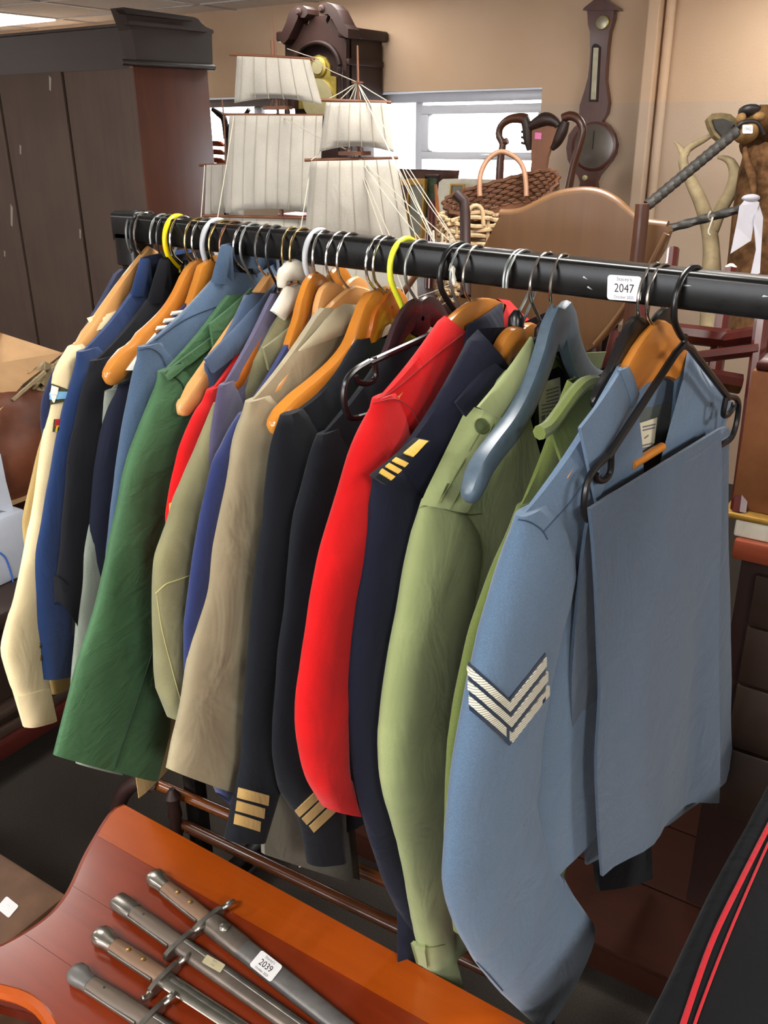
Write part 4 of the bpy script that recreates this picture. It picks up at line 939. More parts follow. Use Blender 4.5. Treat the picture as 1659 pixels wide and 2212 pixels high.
# ------------------------------------------------------------------ wardrobe seen from behind
M['ward_back'] = wood('ward_back', '3e312a', '4c3c33', 0.7, 1.2, 'Z', spec=0.25, streak=.5)
M['ward_side'] = wood('ward_side', '45200f', '6a3216', 0.5, 1.0, 'Z')
M['ward_dark'] = wood('ward_dark', '241b17', '322521', 0.5, 1.0, 'X')
WX, WDY = -3.057, 2.866
ward = thing('wardrobe', (-3.9, 3.1, 0), 'dark wooden wardrobe seen from behind with plank back and cornice', 'wardrobe')
zt = onY(285, 138, WDY).z; dep = onX(452, 200, WX).y
MB().box((-4.95, WDY + .02, .05), (WX - .004, dep - .01, zt)).build('carcass', M['ward_dark'], ward, smooth=False)
MB().box((WX - .024, WDY + .002, .0), (WX, dep, zt), .003).build('side_panel', M['ward_side'], ward)
seams = [onY(166, 400, WDY).x, onY(29, 400, WDY).x]; w_ = seams[0] - seams[1]; edges_ = [WX - .002, seams[0], seams[1]] + [seams[1] - w_ * k for k in (1, 2, 3, 4)]
for a_, b_ in zip(edges_, edges_[1:]):
    MB().box((b_ + .009, WDY, .03), (a_ - .009 if a_ < WX - .01 else a_, WDY + .018, zt - .012 - random.random() * .01), .002).build('plank', M['ward_back'], ward)
# pale scrapes on the planks
for (x, y, l, wd) in [(108, 180, 34, 5), (44, 323, 22, 4), (173, 505, 22, 3), (25, 465, 50, 5), (117, 640, 0, 0), (10, 548, 14, 3)]:
    if l: plate([(x - wd / 2, y - l / 2), (x + wd / 2, y - l / 3), (x + wd / 2.5, y + l / 2), (x - wd / 3, y + l / 2.4)], WDY - .0015, .001, 'scrape', plain('scrape', '85786c', .8), ward)
zc = onY(262, 56, WDY).z
MB().box((-4.95, WDY + .02, zt), (WX - .05, dep - .02, zc)).build('frieze_back', M['ward_dark'], ward, smooth=False)
MB().box((-4.95, WDY + .012, zc), (WX - .045, dep - .02, zc + .012), .003).build('top_board', M['ward_dark'], ward)
MB().prism([onX(x, y, WX - .03) for x, y in [(252, 17), (405, 38), (414, 42), (421, 51), (432, 60), (447, 66), (448, 72), (444, 76), (446, 142), (283, 134), (270, 66)]], (1, 0, 0), .075).build('cornice', M['ward_dark'], ward, smooth=False)
MB().prism([onX(x, y, WX + .012) for x, y in [(256, 20), (404, 41), (412, 46), (266, 30)]], (1, 0, 0), .04).build('crown_fillet', M['ward_dark'], ward, smooth=False)
MB().prism([onX(x, y, WX + .01) for x, y in [(268, 44), (425, 60), (445, 70), (272, 54)]], (1, 0, 0), .03).build('crown_fillet', M['ward_dark'], ward, smooth=False)
rod([onX(262, 134, WX + .012), onX(462, 146, WX + .012)], .012, 'bead_moulding', M['ward_dark'], ward)
# ------------------------------------------------------------------ longcase clock
M['mahog_dark'] = wood('mahog_dark', '231411', '301b16', 0.5, 1.5, 'Z', spec=.3)
M['mahog'] = wood('mahog', '2f1f1b', '3d2823', 0.6, 1.5, 'Z', spec=.2)
M['brass_dial'] = plain('brass_dial', 'b9a24f', 0.4, 0.7, 0.12, 25)
M['silver_dial'] = plain('silver_dial', 'b5aa80', 0.4, 0.4, 0.05)
KY = 4.24
x0, x1 = onY(616, 120, KY).x, onY(748, 120, KY).x
clock = thing('longcase_clock', ((x0 + x1) / 2, 4.4, 0), 'mahogany longcase clock with swan-neck pediment and brass dial', 'clock')
zb, zs = onY(748, 250, KY).z, onY(748, 82, KY).z
MB().box((x0 + .01, KY + .05, zb), (x1 - .002, WY - .02, zs)).build('hood_case', M['mahog_dark'], clock, smooth=False)
plate([(616, 96), (640, 66), (652, 42), (658, 52), (664, 56), (668, 46), (666, 36), (708, 33), (704, 44), (707, 52), (714, 40), (724, 56), (735, 74), (748, 84), (748, 235), (735, 235), (733, 140), (728, 122), (715, 104), (700, 95), (685, 92), (668, 95), (652, 104), (642, 118), (638, 140), (636, 235), (616, 235)], KY, .03, 'hood_front', M['mahog'], clock)
rod(poly_on(lambda x, y: onY(x, y, KY - .005), [(639, 140), (643, 116), (656, 100), (685, 91), (712, 100), (728, 120), (734, 140)]), .013, 'arch_moulding', M['mahog_dark'], clock, sp=30)
for pts in ([(599, 82), (610, 66), (618, 48), (623, 30), (631, 18), (642, 13), (654, 12), (663, 19), (664, 30), (658, 38), (650, 38), (646, 30), (641, 44), (632, 64), (622, 84), (612, 96)], [(687, 18), (692, 8), (704, 5), (716, 9), (727, 20), (735, 36), (743, 52), (752, 62), (752, 82), (744, 80), (733, 70), (723, 53), (715, 38), (708, 30), (698, 32), (690, 28)]):
    plate(pts, KY - .07, .10, 'swan_neck', M['mahog_dark'], clock)
for (x, y) in ((645, 25), (694, 19)): MB().lathe([(.016, -.01), (.018, 0), (.010, .012)], onY(x, y, KY - .075), axis=(0, -1, 0), n=16).build('rosette', M['wood_amber'] if False else M['mahog'], clock)
MB().box((x1 - .02, KY - .05, zs), (x1 + .035, WY - .01, zs + .05), .01).build('side_cornice', M['mahog_dark'], clock)
MB().box((x0 - .035, KY - .03, zs), (x0 + .02, WY - .01, zs + .05), .01).build('side_cornice', M['mahog_dark'], clock)
zm = onY(748, 140, KY).z; MB().box((x1 - .01, KY, zm), (x1 + .018, WY - .03, zm + .03), .006).build('side_moulding', M['mahog'], clock)
for dx in (.03, .10):
    pass
for xx in (x0 + .02, x1 - .02): MB().lathe([(.016, 0), (.016, .03), (.011, .04), (.011, zm - zb - .05), (.016, zm - zb - .04), (.016, zm - zb - .01)], (xx, KY - .03, zb), n=12).build('column', M['mahog_dark'], clock)
plate([(645, 235), (645, 168), (660, 166), (662, 140), (672, 124), (688, 118), (703, 124), (712, 140), (714, 164), (726, 166), (726, 235)], KY + .035, .012, 'dial_plate', M['brass_dial'], clock)
c = onY(688, 145, KY + .03); dp = bpy.data.objects['dial_plate']; MB().lathe([(.05, -.006), (.05, .004), (.044, .008)], c, axis=(0, -1, 0), n=24).build('arch_boss', M['brass_dial'], dp); MB().lathe([(.034, 0), (.034, .012), (.02, .013)], c, axis=(0, -1, 0), n=24).build('boss_disc', M['silver_dial'], dp)
c = onY(686, 214, KY + .03); MB().lathe([(.1, -.004), (.1, .006), (.07, .007)], c, axis=(0, -1, 0), n=32).build('chapter_ring', M['silver_dial'], dp)
MB().box((x0 + .05, KY + .06, .55), (x1 - .05, WY - .03, zb), .006).build('trunk', M['mahog'], clock)
MB().box((x0 + .10, KY + .05, .75), (x1 - .10, KY + .065, zb - .12), .006).build('trunk_door', M['mahog_dark'], clock)
MB().box((x0, KY + .02, zb - .03), (x1, WY - .02, zb), .006).build('hood_base', M['mahog_dark'], clock)
MB().box((x0, KY + .02, 0), (x1, WY - .02, .55), .006).build('plinth', M['mahog'], clock)
# ------------------------------------------------------------------ barometer
M['baro'] = wood('baro', '43211a', '5a2c20', 0.3, 2, 'Z', coat=.3); M['glass_dial'] = plain('glass_dial', '5f5850', 0.12, 0.2, 0.12, 8); M['baro_silver'] = plain('baro_silver', '948b75', 0.3, .5, .1, 30)
BY = WY - .05
bar = thing('barometer', onY(1283, 430, BY), 'mahogany banjo barometer hanging on the wall right of the window', 'barometer')
plate([(1268, 22), (1326, 22), (1325, 40), (1321, 53), (1316, 69), (1312, 100), (1309, 140), (1307, 173), (1311, 200), (1314, 222), (1310, 245), (1300, 262), (1312, 270), (1324, 288), (1330, 312), (1327, 332), (1318, 348), (1305, 364), (1292, 380), (1286, 394), (1288, 408), (1294, 421), (1280, 428), (1262, 430), (1243, 421), (1250, 408), (1253, 394), (1248, 380), (1236, 366), (1226, 345), (1223, 320), (1228, 292), (1240, 275), (1255, 262), (1251, 245), (1252, 228), (1262, 197), (1270, 167), (1273, 140), (1275, 110), (1274, 69), (1270, 53)], BY, .045, 'case', M['baro'], bar)
plate([(1258, 22), (1262, 16), (1295, -10), (1332, 16), (1336, 22)], BY - .02, .065, 'pediment', M['baro'], bar)
def dial(cx, cy, r, Y, name, rim, face, parent, thk=.012):
    c = onY(cx, cy, Y); R = (onY(cx + r, cy, Y) - c).length * .88
    MB().lathe([(R * 1.12, 0), (R * 1.12, thk * .7), (R * .98, thk)], c, axis=(0, -1, 0), n=32).build(name + '_bezel', rim, parent)
    MB().lathe([(R * .98, 0), (R * .98, thk * 1.02), (R * .5, thk * 1.15), (.0005, thk * 1.2)], c, axis=(0, -1, 0), n=32).build(name + '_glass', face, parent)
    return c, R
c, R = dial(1283, 317, 49, BY, 'main', M['baro'], M['glass_dial'], bar); MB().box((c.x - .002, c.y - .018, c.z - .01), (c.x + .002, c.y - .016, c.z + R * .7)).build('needle', M['ink'], bar, smooth=False)
dial(1302, 49, 14, BY, 'hygrometer', M['brass_dial'], M['baro_silver'], bar)
dial(1265, 384, 6, BY, 'level', M['brass_dial'], M['silver_dial'], bar)
plate([(1279, 100), (1284, 94), (1291, 96), (1297, 102), (1291, 220), (1272, 220)], BY - .006, .006, 'thermometer_frame', M['mahog_dark'], bar)
plate([(1282, 103), (1293, 103), (1287, 215), (1276, 215)], BY - .010, .005, 'thermometer_scale', M['baro_silver'], bar)
# ------------------------------------------------------------------ model ship
M['sail'] = fabric('sail', 'a49e93', fleck=.05, var=.05, bumpk=.15); M['sail_seam'] = plain('sail_seam', '9d9585', .9); M['spar'] = wood('spar', '5e3a26', '75492f', .5, 3, 'Z'); M['twine'] = plain('twine', 'b5ad9b', .9); M['hullwood'] = wood('hullwood', '4a2a1a', '6b4128', .4, 2, 'X')
PF, PM = atd(770, 350, 2.0), atd(597, 300, 2.25); PF.z = PM.z = 0
AX = (PF - PM).normalized(); AN = Vector((-AX.y, AX.x, 0)); PZ = PM - AX * .34
ship = thing('model_ship', Vector((PM.x, PM.y, .95)), 'wooden model sailing ship with cream sails behind the rail', 'model ship')
SN = (AX * .75 + AN * -.66).normalized()
def sp_pt(x, y, mast, off=0): return onP(x, y, mast + SN * off, SN)
def sail(q, mast, name='sail', billow=.02, off=.02, n=12, nseam=6):
    C4 = [sp_pt(x, y, mast, off) for x, y in q]; top = []; bot = []
    def S(u, v):
        p = C4[0].lerp(C4[1], u).lerp(C4[3].lerp(C4[2], u), v)
        b = billow * sin(pi * u) * (.25 + .75 * sin(pi * min(1, v * .8 + .1))) + .004 * sin(u * 21) * v
        p = p + SN * b; p.z -= .012 * sin(pi * u) * (-1 if v > .9 else 0)
        return p
    for i in range(n + 1):
        for j in range(n + 1): p = S(j / n, i / n); top.append(p); bot.append(p - SN * .0015)
    F = []; K = (n + 1) ** 2
    for i in range(n):
        for j in range(n): a = i * (n + 1) + j; F.append((a, a + 1, a + n + 2, a + n + 1)); F.append((K + a, K + a + n + 1, K + a + n + 2, K + a + 1))
    rim = [j for j in range(n)] + [i * (n + 1) + n for i in range(n)] + [n * (n + 1) + j for j in range(n, 0, -1)] + [i * (n + 1) for i in range(n, 0, -1)]
    for k in range(len(rim)): a, b = rim[k], rim[(k + 1) % len(rim)]; F.append((b, a, K + a, K + b))
    o = mk(name, top + bot, F, M['sail'], ship, auto=180)
    for k in range(nseam):
        u = (k + .5) / nseam; MB().tube([S(u, i / 10) + SN * (.0012 if SN.dot(CAM - C4[0]) > 0 else -.0012) for i in range(11)], .0008, 4).build('sail_seam', M['sail_seam'], o)
    return o
sail([(512, 121), (669, 129), (696, 226), (506, 223)], PM); sail([(495, 249), (697, 250), (690, 462), (487, 460)], PM, nseam=8); sail([(452, 468), (690, 474), (700, 650), (440, 640)], PM - AX * .03, nseam=8)
sail([(704, 221), (835, 222), (851, 329), (690, 328)], PF, nseam=6); sail([(672, 348), (854, 344), (892, 530), (655, 545)], PF, nseam=7); sail([(650, 552), (896, 540), (905, 680), (640, 690)], PF - AX * .02, nseam=7)
sail([(446, 356), (520, 354), (528, 470), (442, 468)], PZ, nseam=3)
def yard(a, b, mast): rod([sp_pt(*a, mast, .012), sp_pt(*b, mast, .012)], .0035, 'yard', M['spar'], ship, n=8)
yard((496, 117), (680, 128), PM); yard((482, 247), (705, 250), PM); yard((440, 466), (700, 472), PM); yard((695, 216), (845, 221), PF); yard((658, 346), (860, 341), PF); yard((640, 549), (905, 538), PF); yard((430, 357), (530, 352), PZ)
def mast(top, M_, name='mast', r=.008):
    P = onP(*top, M_, SN); rod([Vector((M_.x, M_.y, 1.02)), Vector((lerp(M_.x, P.x, .5), lerp(M_.y, P.y, .5), lerp(1.02, P.z, .5))), Vector((P.x, P.y, P.z - .12)), P], [r, r * .8, r * .55, .002], name, M['spar'], ship, sp=12)
    return P
TM = mast((591, 38), PM); TF = mast((772, 98), PF); TZ = mast((480, 215), PZ, r=.006)
rod([sp_pt(588, 88, PM), sp_pt(590, 125, PM)], .005, 'mast_cap', M['spar'], ship)
for (x, y, m_) in ((600, 233, PM), (766, 331, PF), (772, 178, PF)):
    P = sp_pt(x, y, m_); MB().box(P - Vector((.03, .02, .004)) * (1 if y != 178 else .35), P + Vector((.03, .02, .004)) * (1 if y != 178 else .35)).build('mast_top', M['spar'], ship, smooth=False)
    for dx in (-.025, -.01, .01, .025) if y != 178 else (): rod([P + Vector((dx, 0, 0)), P + Vector((dx * .6, 0, .02))], .002, 'rail_post', M['spar'], ship, n=6)
def line(a, b, ma=None, mb_=None, r=.0011): rod([a, a.lerp(b, .5) - Vector((0, 0, (a - b).length * .012)), b], r, 'rigging_line', M['twine'], ship, n=4)
F1, F2 = sp_pt(772, 178, PF), sp_pt(766, 331, PF); BOW = atd(1000, 545, 1.82); BOW2 = atd(940, 520, 1.88); BOW3 = atd(975, 600, 1.8)
for (x, y) in ((705, 217), (838, 219), (735, 215), (755, 217), (765, 218), (780, 218), (790, 219)): line(F1, sp_pt(x, y, PF))
for b_ in (BOW, BOW2, BOW3): line(F2, b_); line(F1, b_); line(sp_pt(860, 341, PF), b_)
line(sp_pt(669, 126, PM), F1); line(sp_pt(620, 105, PM), sp_pt(690, 128, PM)); line(sp_pt(597, 245, PM), F2); line(sp_pt(690, 470, PM), F2)
for (x, y) in ((890, 680), (910, 660)): line(F2, atd(x, y, 1.9))
for (x0_, y0_, x1_, y1_) in ((442, 357, 434, 470), (430, 470, 446, 600), (505, 250, 470, 470), (855, 345, 905, 540), (672, 348, 640, 549), (690, 330, 672, 346), (890, 530, 960, 600), (870, 620, 960, 560), (880, 650, 1010, 600), (900, 690, 985, 640)): line(atd(x0_, y0_, 2.02), atd(x1_, y1_, 1.95))
rod([atd(850, 660, 1.95), atd(930, 560, 1.86), atd(1000, 545, 1.82)], [.008, .006, .003], 'bowsprit', M['spar'], ship, sp=10)
for x in (936, 955, 972): rod([atd(x, 498 + (x - 936) * .3, 1.86), atd(x + 2, 548, 1.86)], .0025, 'dolphin_striker', M['twine'], ship, n=6)
# hull
rings = []
for k in range(17):
    u = k / 16; c = PM + AX * lerp(-.62, .72, u); wdt = .085 * (sin(pi * min(1, max(.08, u * .92 + .1))) ** .55) * (1 if u < .9 else (1 - u) * 8 + .2); zt_ = 1.06 + .05 * (u - .45) ** 2 * 4
    rings.append([c + AN * (wdt * a) + Vector((0, 0, lerp(.93, zt_, b_))) for a, b_ in ((1, 1), (1.02, .7), (.8, .3), (.2, 0), (-.2, 0), (-.8, .3), (-1.02, .7), (-1, 1))])
MB().loft(rings).build('hull', M['hullwood'], ship)
MB().box((PM.x - .4, PM.y - .25, .86), (PM.x + .5, PM.y + .2, .93), .01, ).build('stand', M['mahog'], ship)
tb = thing('side_table', (PM.x, PM.y, 0), 'dark side table under the model ship', 'table')
MB().box((PM.x - .55, PM.y - .32, .82), (PM.x + .62, PM.y + .3, .858), .005).build('table_top', M['mahog_dark'], tb)
for sx in (-.5, .56):
    for sy in (-.28, .25): MB().box((PM.x + sx - .02, PM.y + sy - .02, 0), (PM.x + sx + .02, PM.y + sy + .02, .82), .003).build('leg', M['mahog_dark'], tb)
# ------------------------------------------------------------------ things between the ship and the window
M['gilt'] = plain('gilt', 'b98f45', .35, .6, .1, 60); M['red_mahog'] = wood('red_mahog', '37120e', '4a1a14', .3, 2, 'Z', coat=.4); M['walnut'] = wood('walnut', '5c3d25', '70502f', .4, 1.2, 'Z', coat=.1, streak=.7)
M['chairwood'] = wood('chairwood', '3c1e13', '57301c', .4, 3, 'Z', coat=.3); M['splat'] = wood('splat', '8a5228', '6b3a1a', .35, 3, 'Z', coat=.3); M['carved'] = plain('carved', '2f1d16', .5, 0, .2, 60, bumpk=.5)
M['wicker_dark'] = plain('wicker_dark', '5b3822', .6, 0, .2, 50); M['wicker_pale'] = plain('wicker_pale', 'b39671', .65, 0, .15, 50)
M['pink'] = plain('pink', 'e87ab4', .5); M['paper'] = plain('paper', 'd9d2bd', .8); M['canvas_green'] = plain('canvas_green', '46523a', .7, 0, .4, 25); M['canvas_grey'] = plain('canvas_grey', '7d7a6b', .7, 0, .2, 12)
M['canvas_dark'] = plain('canvas_dark', '4a2f2b', .6, 0, .3, 14)
def frame_pic(q, Y, name, label, rim, face, wd=.018, th=.025, tilt=0):
    P = [onY(x, y, Y) for x, y in q]; t = thing(name, (P[2] + P[3]) / 2, label, 'picture')
    c = sum(P, Vector()) / 4
    inn = [p + (c - p).normalized() * wd * 1.4 for p in P]
    for i in range(4): j = (i + 1) % 4; MB().prism([P[i], P[j], inn[j], inn[i]], (0, 1, 0), th).build('frame_rail', rim, t, smooth=False)
    MB().prism([p + Vector((0, th * .2, 0)) for p in inn], (0, 1, 0), .004).build('canvas', face, t, smooth=False)
    return t
frame_pic([(840, 388), (890, 388), (886, 520), (836, 520)], 3.62, 'picture_frame', 'gilt picture frame leaning right beside the ship sails', M['gilt'], M['canvas_dark'])
frame_pic([(884, 386), (921, 386), (914, 520), (878, 520)], 3.55, 'picture_frame', 'narrow gilt picture frame with grey canvas and small white tag', M['gilt'], M['canvas_grey'])
frame_pic([(920, 378), (948, 378), (946, 470), (916, 470)], 3.58, 'picture_frame', 'dark green landscape picture behind the gilt frames', M['mahog_dark'], M['canvas_green'], wd=.006)
frame_pic([(852, 364), (990, 368), (986, 395), (850, 392)], 3.7, 'picture_frame', 'wide dark wooden picture frame under the window mullion', M['chairwood'], M['chairwood'], wd=.01)
plate([(945, 425), (948, 394), (956, 387), (998, 386), (1064, 388), (1064, 470), (945, 470)], 3.5, .02, 'card_panel', M['paper'], label='cream card panel standing under the window', cat='panel')
frame_pic([(974, 397), (1004, 398), (1000, 430), (972, 430)], 3.45, 'picture_frame', 'tiny gilt frame in front of the cream card panel', M['gilt'], M['canvas_grey'], wd=.006, th=.012)
plate([(1064, 388), (1204, 392), (1204, 470), (1064, 470)], 3.52, .02, 'wood_panel', M['walnut'], label='orange-brown wooden board behind the carved chair back', cat='panel')
# red chair slats and coat stand left of the sails
cs = thing('coat_stand', onY(485, 360, 3.6) - Vector((0, 0, 1.2)), 'dark wooden coat stand with curved hooks left of the sails', 'coat stand')
rod([onY(487, 620, 3.6), onY(490, 350, 3.6), onY(487, 262, 3.6)], .012, 'pole', M['mahog_dark'], cs, sp=10); rod([onY(489, 300, 3.6), onY(484, 258, 3.6), onY(470, 244, 3.6), onY(459, 236, 3.6)], [.014, .016, .016, .010], 'hook', M['mahog_dark'], cs, sp=14); rod([onY(489, 300, 3.6), onY(505, 256, 3.6), onY(527, 250, 3.6), onY(538, 236, 3.6)], [.012, .012, .01, .010], 'hook', M['mahog_dark'], cs, sp=14)
M['orange_ply'] = wood('orange_ply', 'b04a22', '96381a', .3, 2, 'X', coat=.4)
rc = thing('slat_chair', onY(470, 360, 3.9) - Vector((0, 0, .9)), 'orange-red slatted chair back by the left window', 'chair')
for k in range(4): plate([(440, 303 + 18 * k), (472, 305 + 18 * k), (486 + 2 * k, 317 + 18 * k), (440, 315 + 18 * k)], 3.9, .02, 'slat', M['orange_ply'], rc)
plate([(436, 296), (442, 296), (442, 500), (436, 500)], 3.9, .03, 'post', M['orange_ply'], rc)
plate([(600, 462), (650, 466), (650, 500), (600, 500)], 3.0, .12, 'red_box', plain('redbox', '8f3a3c', .4), label='dull red box behind the lower sails', cat='box')
# carved chair back
CY_ = 3.0; ch = thing('carved_chair', onY(1165, 430, CY_) - Vector((0, 0, .55)), 'carved mahogany chair back with pierced splat and pink tag', 'chair')
oc = lambda x, y, d=0: onY(x, y, CY_ + d)
plate([(1144, 276), (1158, 262), (1172, 256), (1180, 250), (1192, 256), (1204, 268), (1200, 290), (1192, 310), (1182, 340), (1178, 370), (1174, 440), (1136, 440), (1142, 400), (1148, 350), (1147, 310)], CY_, .018, 'splat', M['splat'], ch)
rod([oc(1142, 276), oc(1160, 265), oc(1180, 257), oc(1200, 264), oc(1206, 272)], [.012, .018, .022, .018, .012], 'crest_carving', M['carved'], ch, sp=16)
rod([oc(1077, 440), oc(1081, 345), oc(1086, 312), oc(1078, 293), oc(1082, 273), oc(1100, 258), oc(1124, 255), oc(1136, 258)], [.014, .013, .014, .013, .012, .012, .014, .018], 'near_stile', M['chairwood'], ch, sp=30)
rod([oc(1088, 308), oc(1096, 304)], .011, 'stile_scroll', M['chairwood'], ch)
rod([oc(1132, 254), oc(1138, 272), oc(1140, 300), oc(1143, 325)], [.016, .017, .015, .008], 'carved_scroll', M['carved'], ch, sp=14)
rod([oc(1222, 440), oc(1238, 360), oc(1253, 310), oc(1259, 280), oc(1249, 258), oc(1232, 250), oc(1216, 255)], [.015, .014, .013, .013, .013, .014, .014], 'far_stile', M['chairwood'], ch, sp=30)
rod([oc(1222, 262), oc(1214, 285), oc(1202, 310), oc(1192, 322)], [.014, .019, .017, .008], 'carved_scroll', M['carved'], ch, sp=14)
for k in range(3): rod([oc(1126, 284 + 12 * k), oc(1144, 290 + 12 * k)], .004, 'pierced_bar', M['carved'], ch)
plate([(1156, 286), (1170, 287), (1169, 301), (1155, 300)], CY_ - .002, .001, 'pink_tag', M['pink'], ch)
MB().box(oc(1070, 440) - Vector((0, .02, .08)), oc(1228, 440) + Vector((0, .45, -.02)), .01).build('seat', M['chairwood'], ch)
for (x, d) in ((1076, 0), (1222, 0), (1076, .42), (1222, .42)): P = oc(x, 440); MB().box((P.x - .018, P.y + d - .015, P.z - .5), (P.x + .018, P.y + d + .02, P.z - .06), .004).build('leg', M['chairwood'], ch)
MB().box((oc(1000, 440).x, 2.6, 0), (oc(1300, 440).x, 3.6, oc(1165, 440).z - .5), .01).build('crate', M['chairwood'], label='dark chest supporting the carved chair', cat='chest')
# ------------------------------------------------------------------ baskets
def woven(rings_, name, mat, parent, r=.005, stakes=22):
    for k, rg in enumerate(rings_):
        n = len(rg); P = []
        for i, p in enumerate(rg):
            c = sum(rg, Vector()) / n; d = (p - c).normalized(); P.append(p + d * (r * .8 * (1 if (i + k) % 2 else -1)))
        MB().tube(P, r, 6, loop=True).build(name, mat, parent)
    for s in range(stakes):
        i = int(s * len(rings_[0]) / stakes); MB().tube([rg[i] for rg in rings_], r * .8, 5).build('stake', mat, parent)
bc = atd(1085, 437, 2.25); br = RGT.copy(); br.z = 0; br.normalize(); bf = Vector((-br.y, br.x, 0))
tl = Matrix.Rotation(radians(-14), 3, bf) @ Matrix.Rotation(radians(24), 3, br)
bk = thing('dark_wicker_basket', bc - Vector((0, 0, .06)), 'dark brown wicker trug with tall hoop handle', 'basket')
rg = []
for k in range(9):
    u = k / 8; rr = lerp(.10, .142, u ** .7); rg.append([bc + tl @ (br * (rr * cos(2 * pi * i / 44) * 1.0) + bf * (rr * .62 * sin(2 * pi * i / 44)) + Vector((0, 0, lerp(-.045, .022, u) + .012 * cos(4 * pi * i / 44) * u))) for i in range(44)])
woven(rg, 'weave', M['wicker_dark'], bk, .0048)
MB().add(rg[0], [tuple(range(44))]).build('base', M['wicker_dark'], bk, smooth=False)
rod([atd(x, y, 2.25) for x, y in ((1037, 425), (1036, 408), (1038, 377), (1051, 348), (1073, 330), (1092, 329), (1117, 343), (1131, 365), (1136, 396), (1137, 425))], .0065, 'hoop_handle', plain('cane', '9a7052', .5), bk, sp=36)
pb = thing('pale_wicker_basket', atd(1010, 560, 2.12) - Vector((0, 0, .1)), 'pale willow basket under the dark trug', 'basket')
pc = atd(1020, 500, 2.2); rg = []
for k in range(15): rg.append([pc + br * (.078 * (abs(cos(2 * pi * i / 40)) ** .5) * (1 if cos(2 * pi * i / 40) > 0 else -1)) + bf * (.07 * (abs(sin(2 * pi * i / 40)) ** .5) * (1 if sin(2 * pi * i / 40) > 0 else -1)) + Vector((0, 0, .035 - .0135 * k + .004 * sin(i * .9 + k * 2.1))) for i in range(40)])
woven(rg, 'weave', M['wicker_pale'], pb, .0052, 14)
rod([pc + Vector((0, 0, .03)) + bf * -.07 + br * v[0] + Vector((0, 0, v[1])) for v in ((-.02, 0), (-.015, .025), (0, .035), (.015, .025), (.02, -.01))], .0055, 'loop_handle', M['wicker_pale'], pb, sp=16)
dkt = thing('dark_table', Vector((pc.x, pc.y + .1, 0)), 'dark table carrying the willow baskets', 'table'); MB().box((pc.x - .28, pc.y - .12, pc.z - .19), (pc.x + .3, pc.y + .35, pc.z - .158), .004).build('table_top', M['mahog_dark'], dkt)
for sx in (-.24, .26):
    for sy in (-.09, .3): MB().box((pc.x + sx - .02, pc.y + sy - .02, 0), (pc.x + sx + .02, pc.y + sy + .02, pc.z - .19), .003).build('leg', M['mahog_dark'], dkt)
def post_obj(pts, r, name, mat, label, cat='post', n=4, flat=None):
    P = [Vector(p) for p in pts]; P = [Vector((P[0].x, P[0].y, 0))] + P if False else P
    return MB().tube(spline(P, 10), r, 10, flat=flat).build(name, mat, label=label, cat=cat)
post_obj([atd(1006, 640, 1.78), atd(1005, 500, 1.8), atd(1003, 440, 1.8), atd(994, 422, 1.8), atd(984, 418, 1.8)], .011, 'chair_post', M['mahog_dark'], 'dark curved chair post in front of the willow basket')
post_obj([atd(926, 640, 2.4), atd(930, 520, 2.42), atd(934, 438, 2.45)], .013, 'turned_post', M['red_mahog'], 'reddish turned post right of the ship sails')
post_obj([atd(948, 640, 2.3), atd(950, 540, 2.32), atd(947, 470, 2.35), atd(941, 400, 2.4)], [.012, .014, .016, .013, .012, .010, .008, .006, .005, .004], 'orange_post', M['splat'], 'slim orange-brown post beside the turned post')
# ------------------------------------------------------------------ curved headboard and its post
HY = 1.72
hbn = thing('headboard', onY(1180, 800, HY) - Vector((0, 0, .3)), 'large walnut headboard with serpentine top edge leaning behind the rail', 'headboard')
plate([(960, 745), (985, 650), (1030, 560), (1082, 463), (1100, 464), (1125, 461), (1150, 451), (1180, 436), (1215, 422), (1262, 416), (1298, 421), (1330, 438), (1352, 458), (1375, 476), (1396, 484), (1442, 490), (1446, 500), (1432, 540), (1390, 610), (1340, 690), (1290, 745), (1200, 800)], HY, .022, 'panel', M['walnut'], hbn)
rod([onY(x, y, HY + .011) for x, y in ((1082, 463), (1100, 464), (1125, 461), (1150, 451), (1180, 436), (1215, 422), (1262, 416), (1298, 421), (1330, 438), (1352, 458), (1375, 476), (1396, 484), (1442, 490))], .011, 'top_edge', M['walnut'], hbn, sp=40)
rod([onY(x, y, HY - .012) for x, y in ((1440, 505), (1390, 600), (1330, 690), (1285, 745))], .006, 'edge_moulding', M['walnut'], hbn, sp=12)
rod([onY(x, y, HY - .05) for x, y in ((1388, 440), (1385, 480), (1376, 560), (1368, 640), (1352, 760), (1330, 900))], [.013, .0135, .0135, .0135, .0135, .0135], 'support_post', M['chairwood'], hbn, sp=14)
for sx in (1010, 1270): P = onY(sx, 740, HY + .02); MB().box((P.x - .02, P.y, 0), (P.x + .02, P.y + .03, P.z), .003).build('leg', M['chairwood'], hbn)
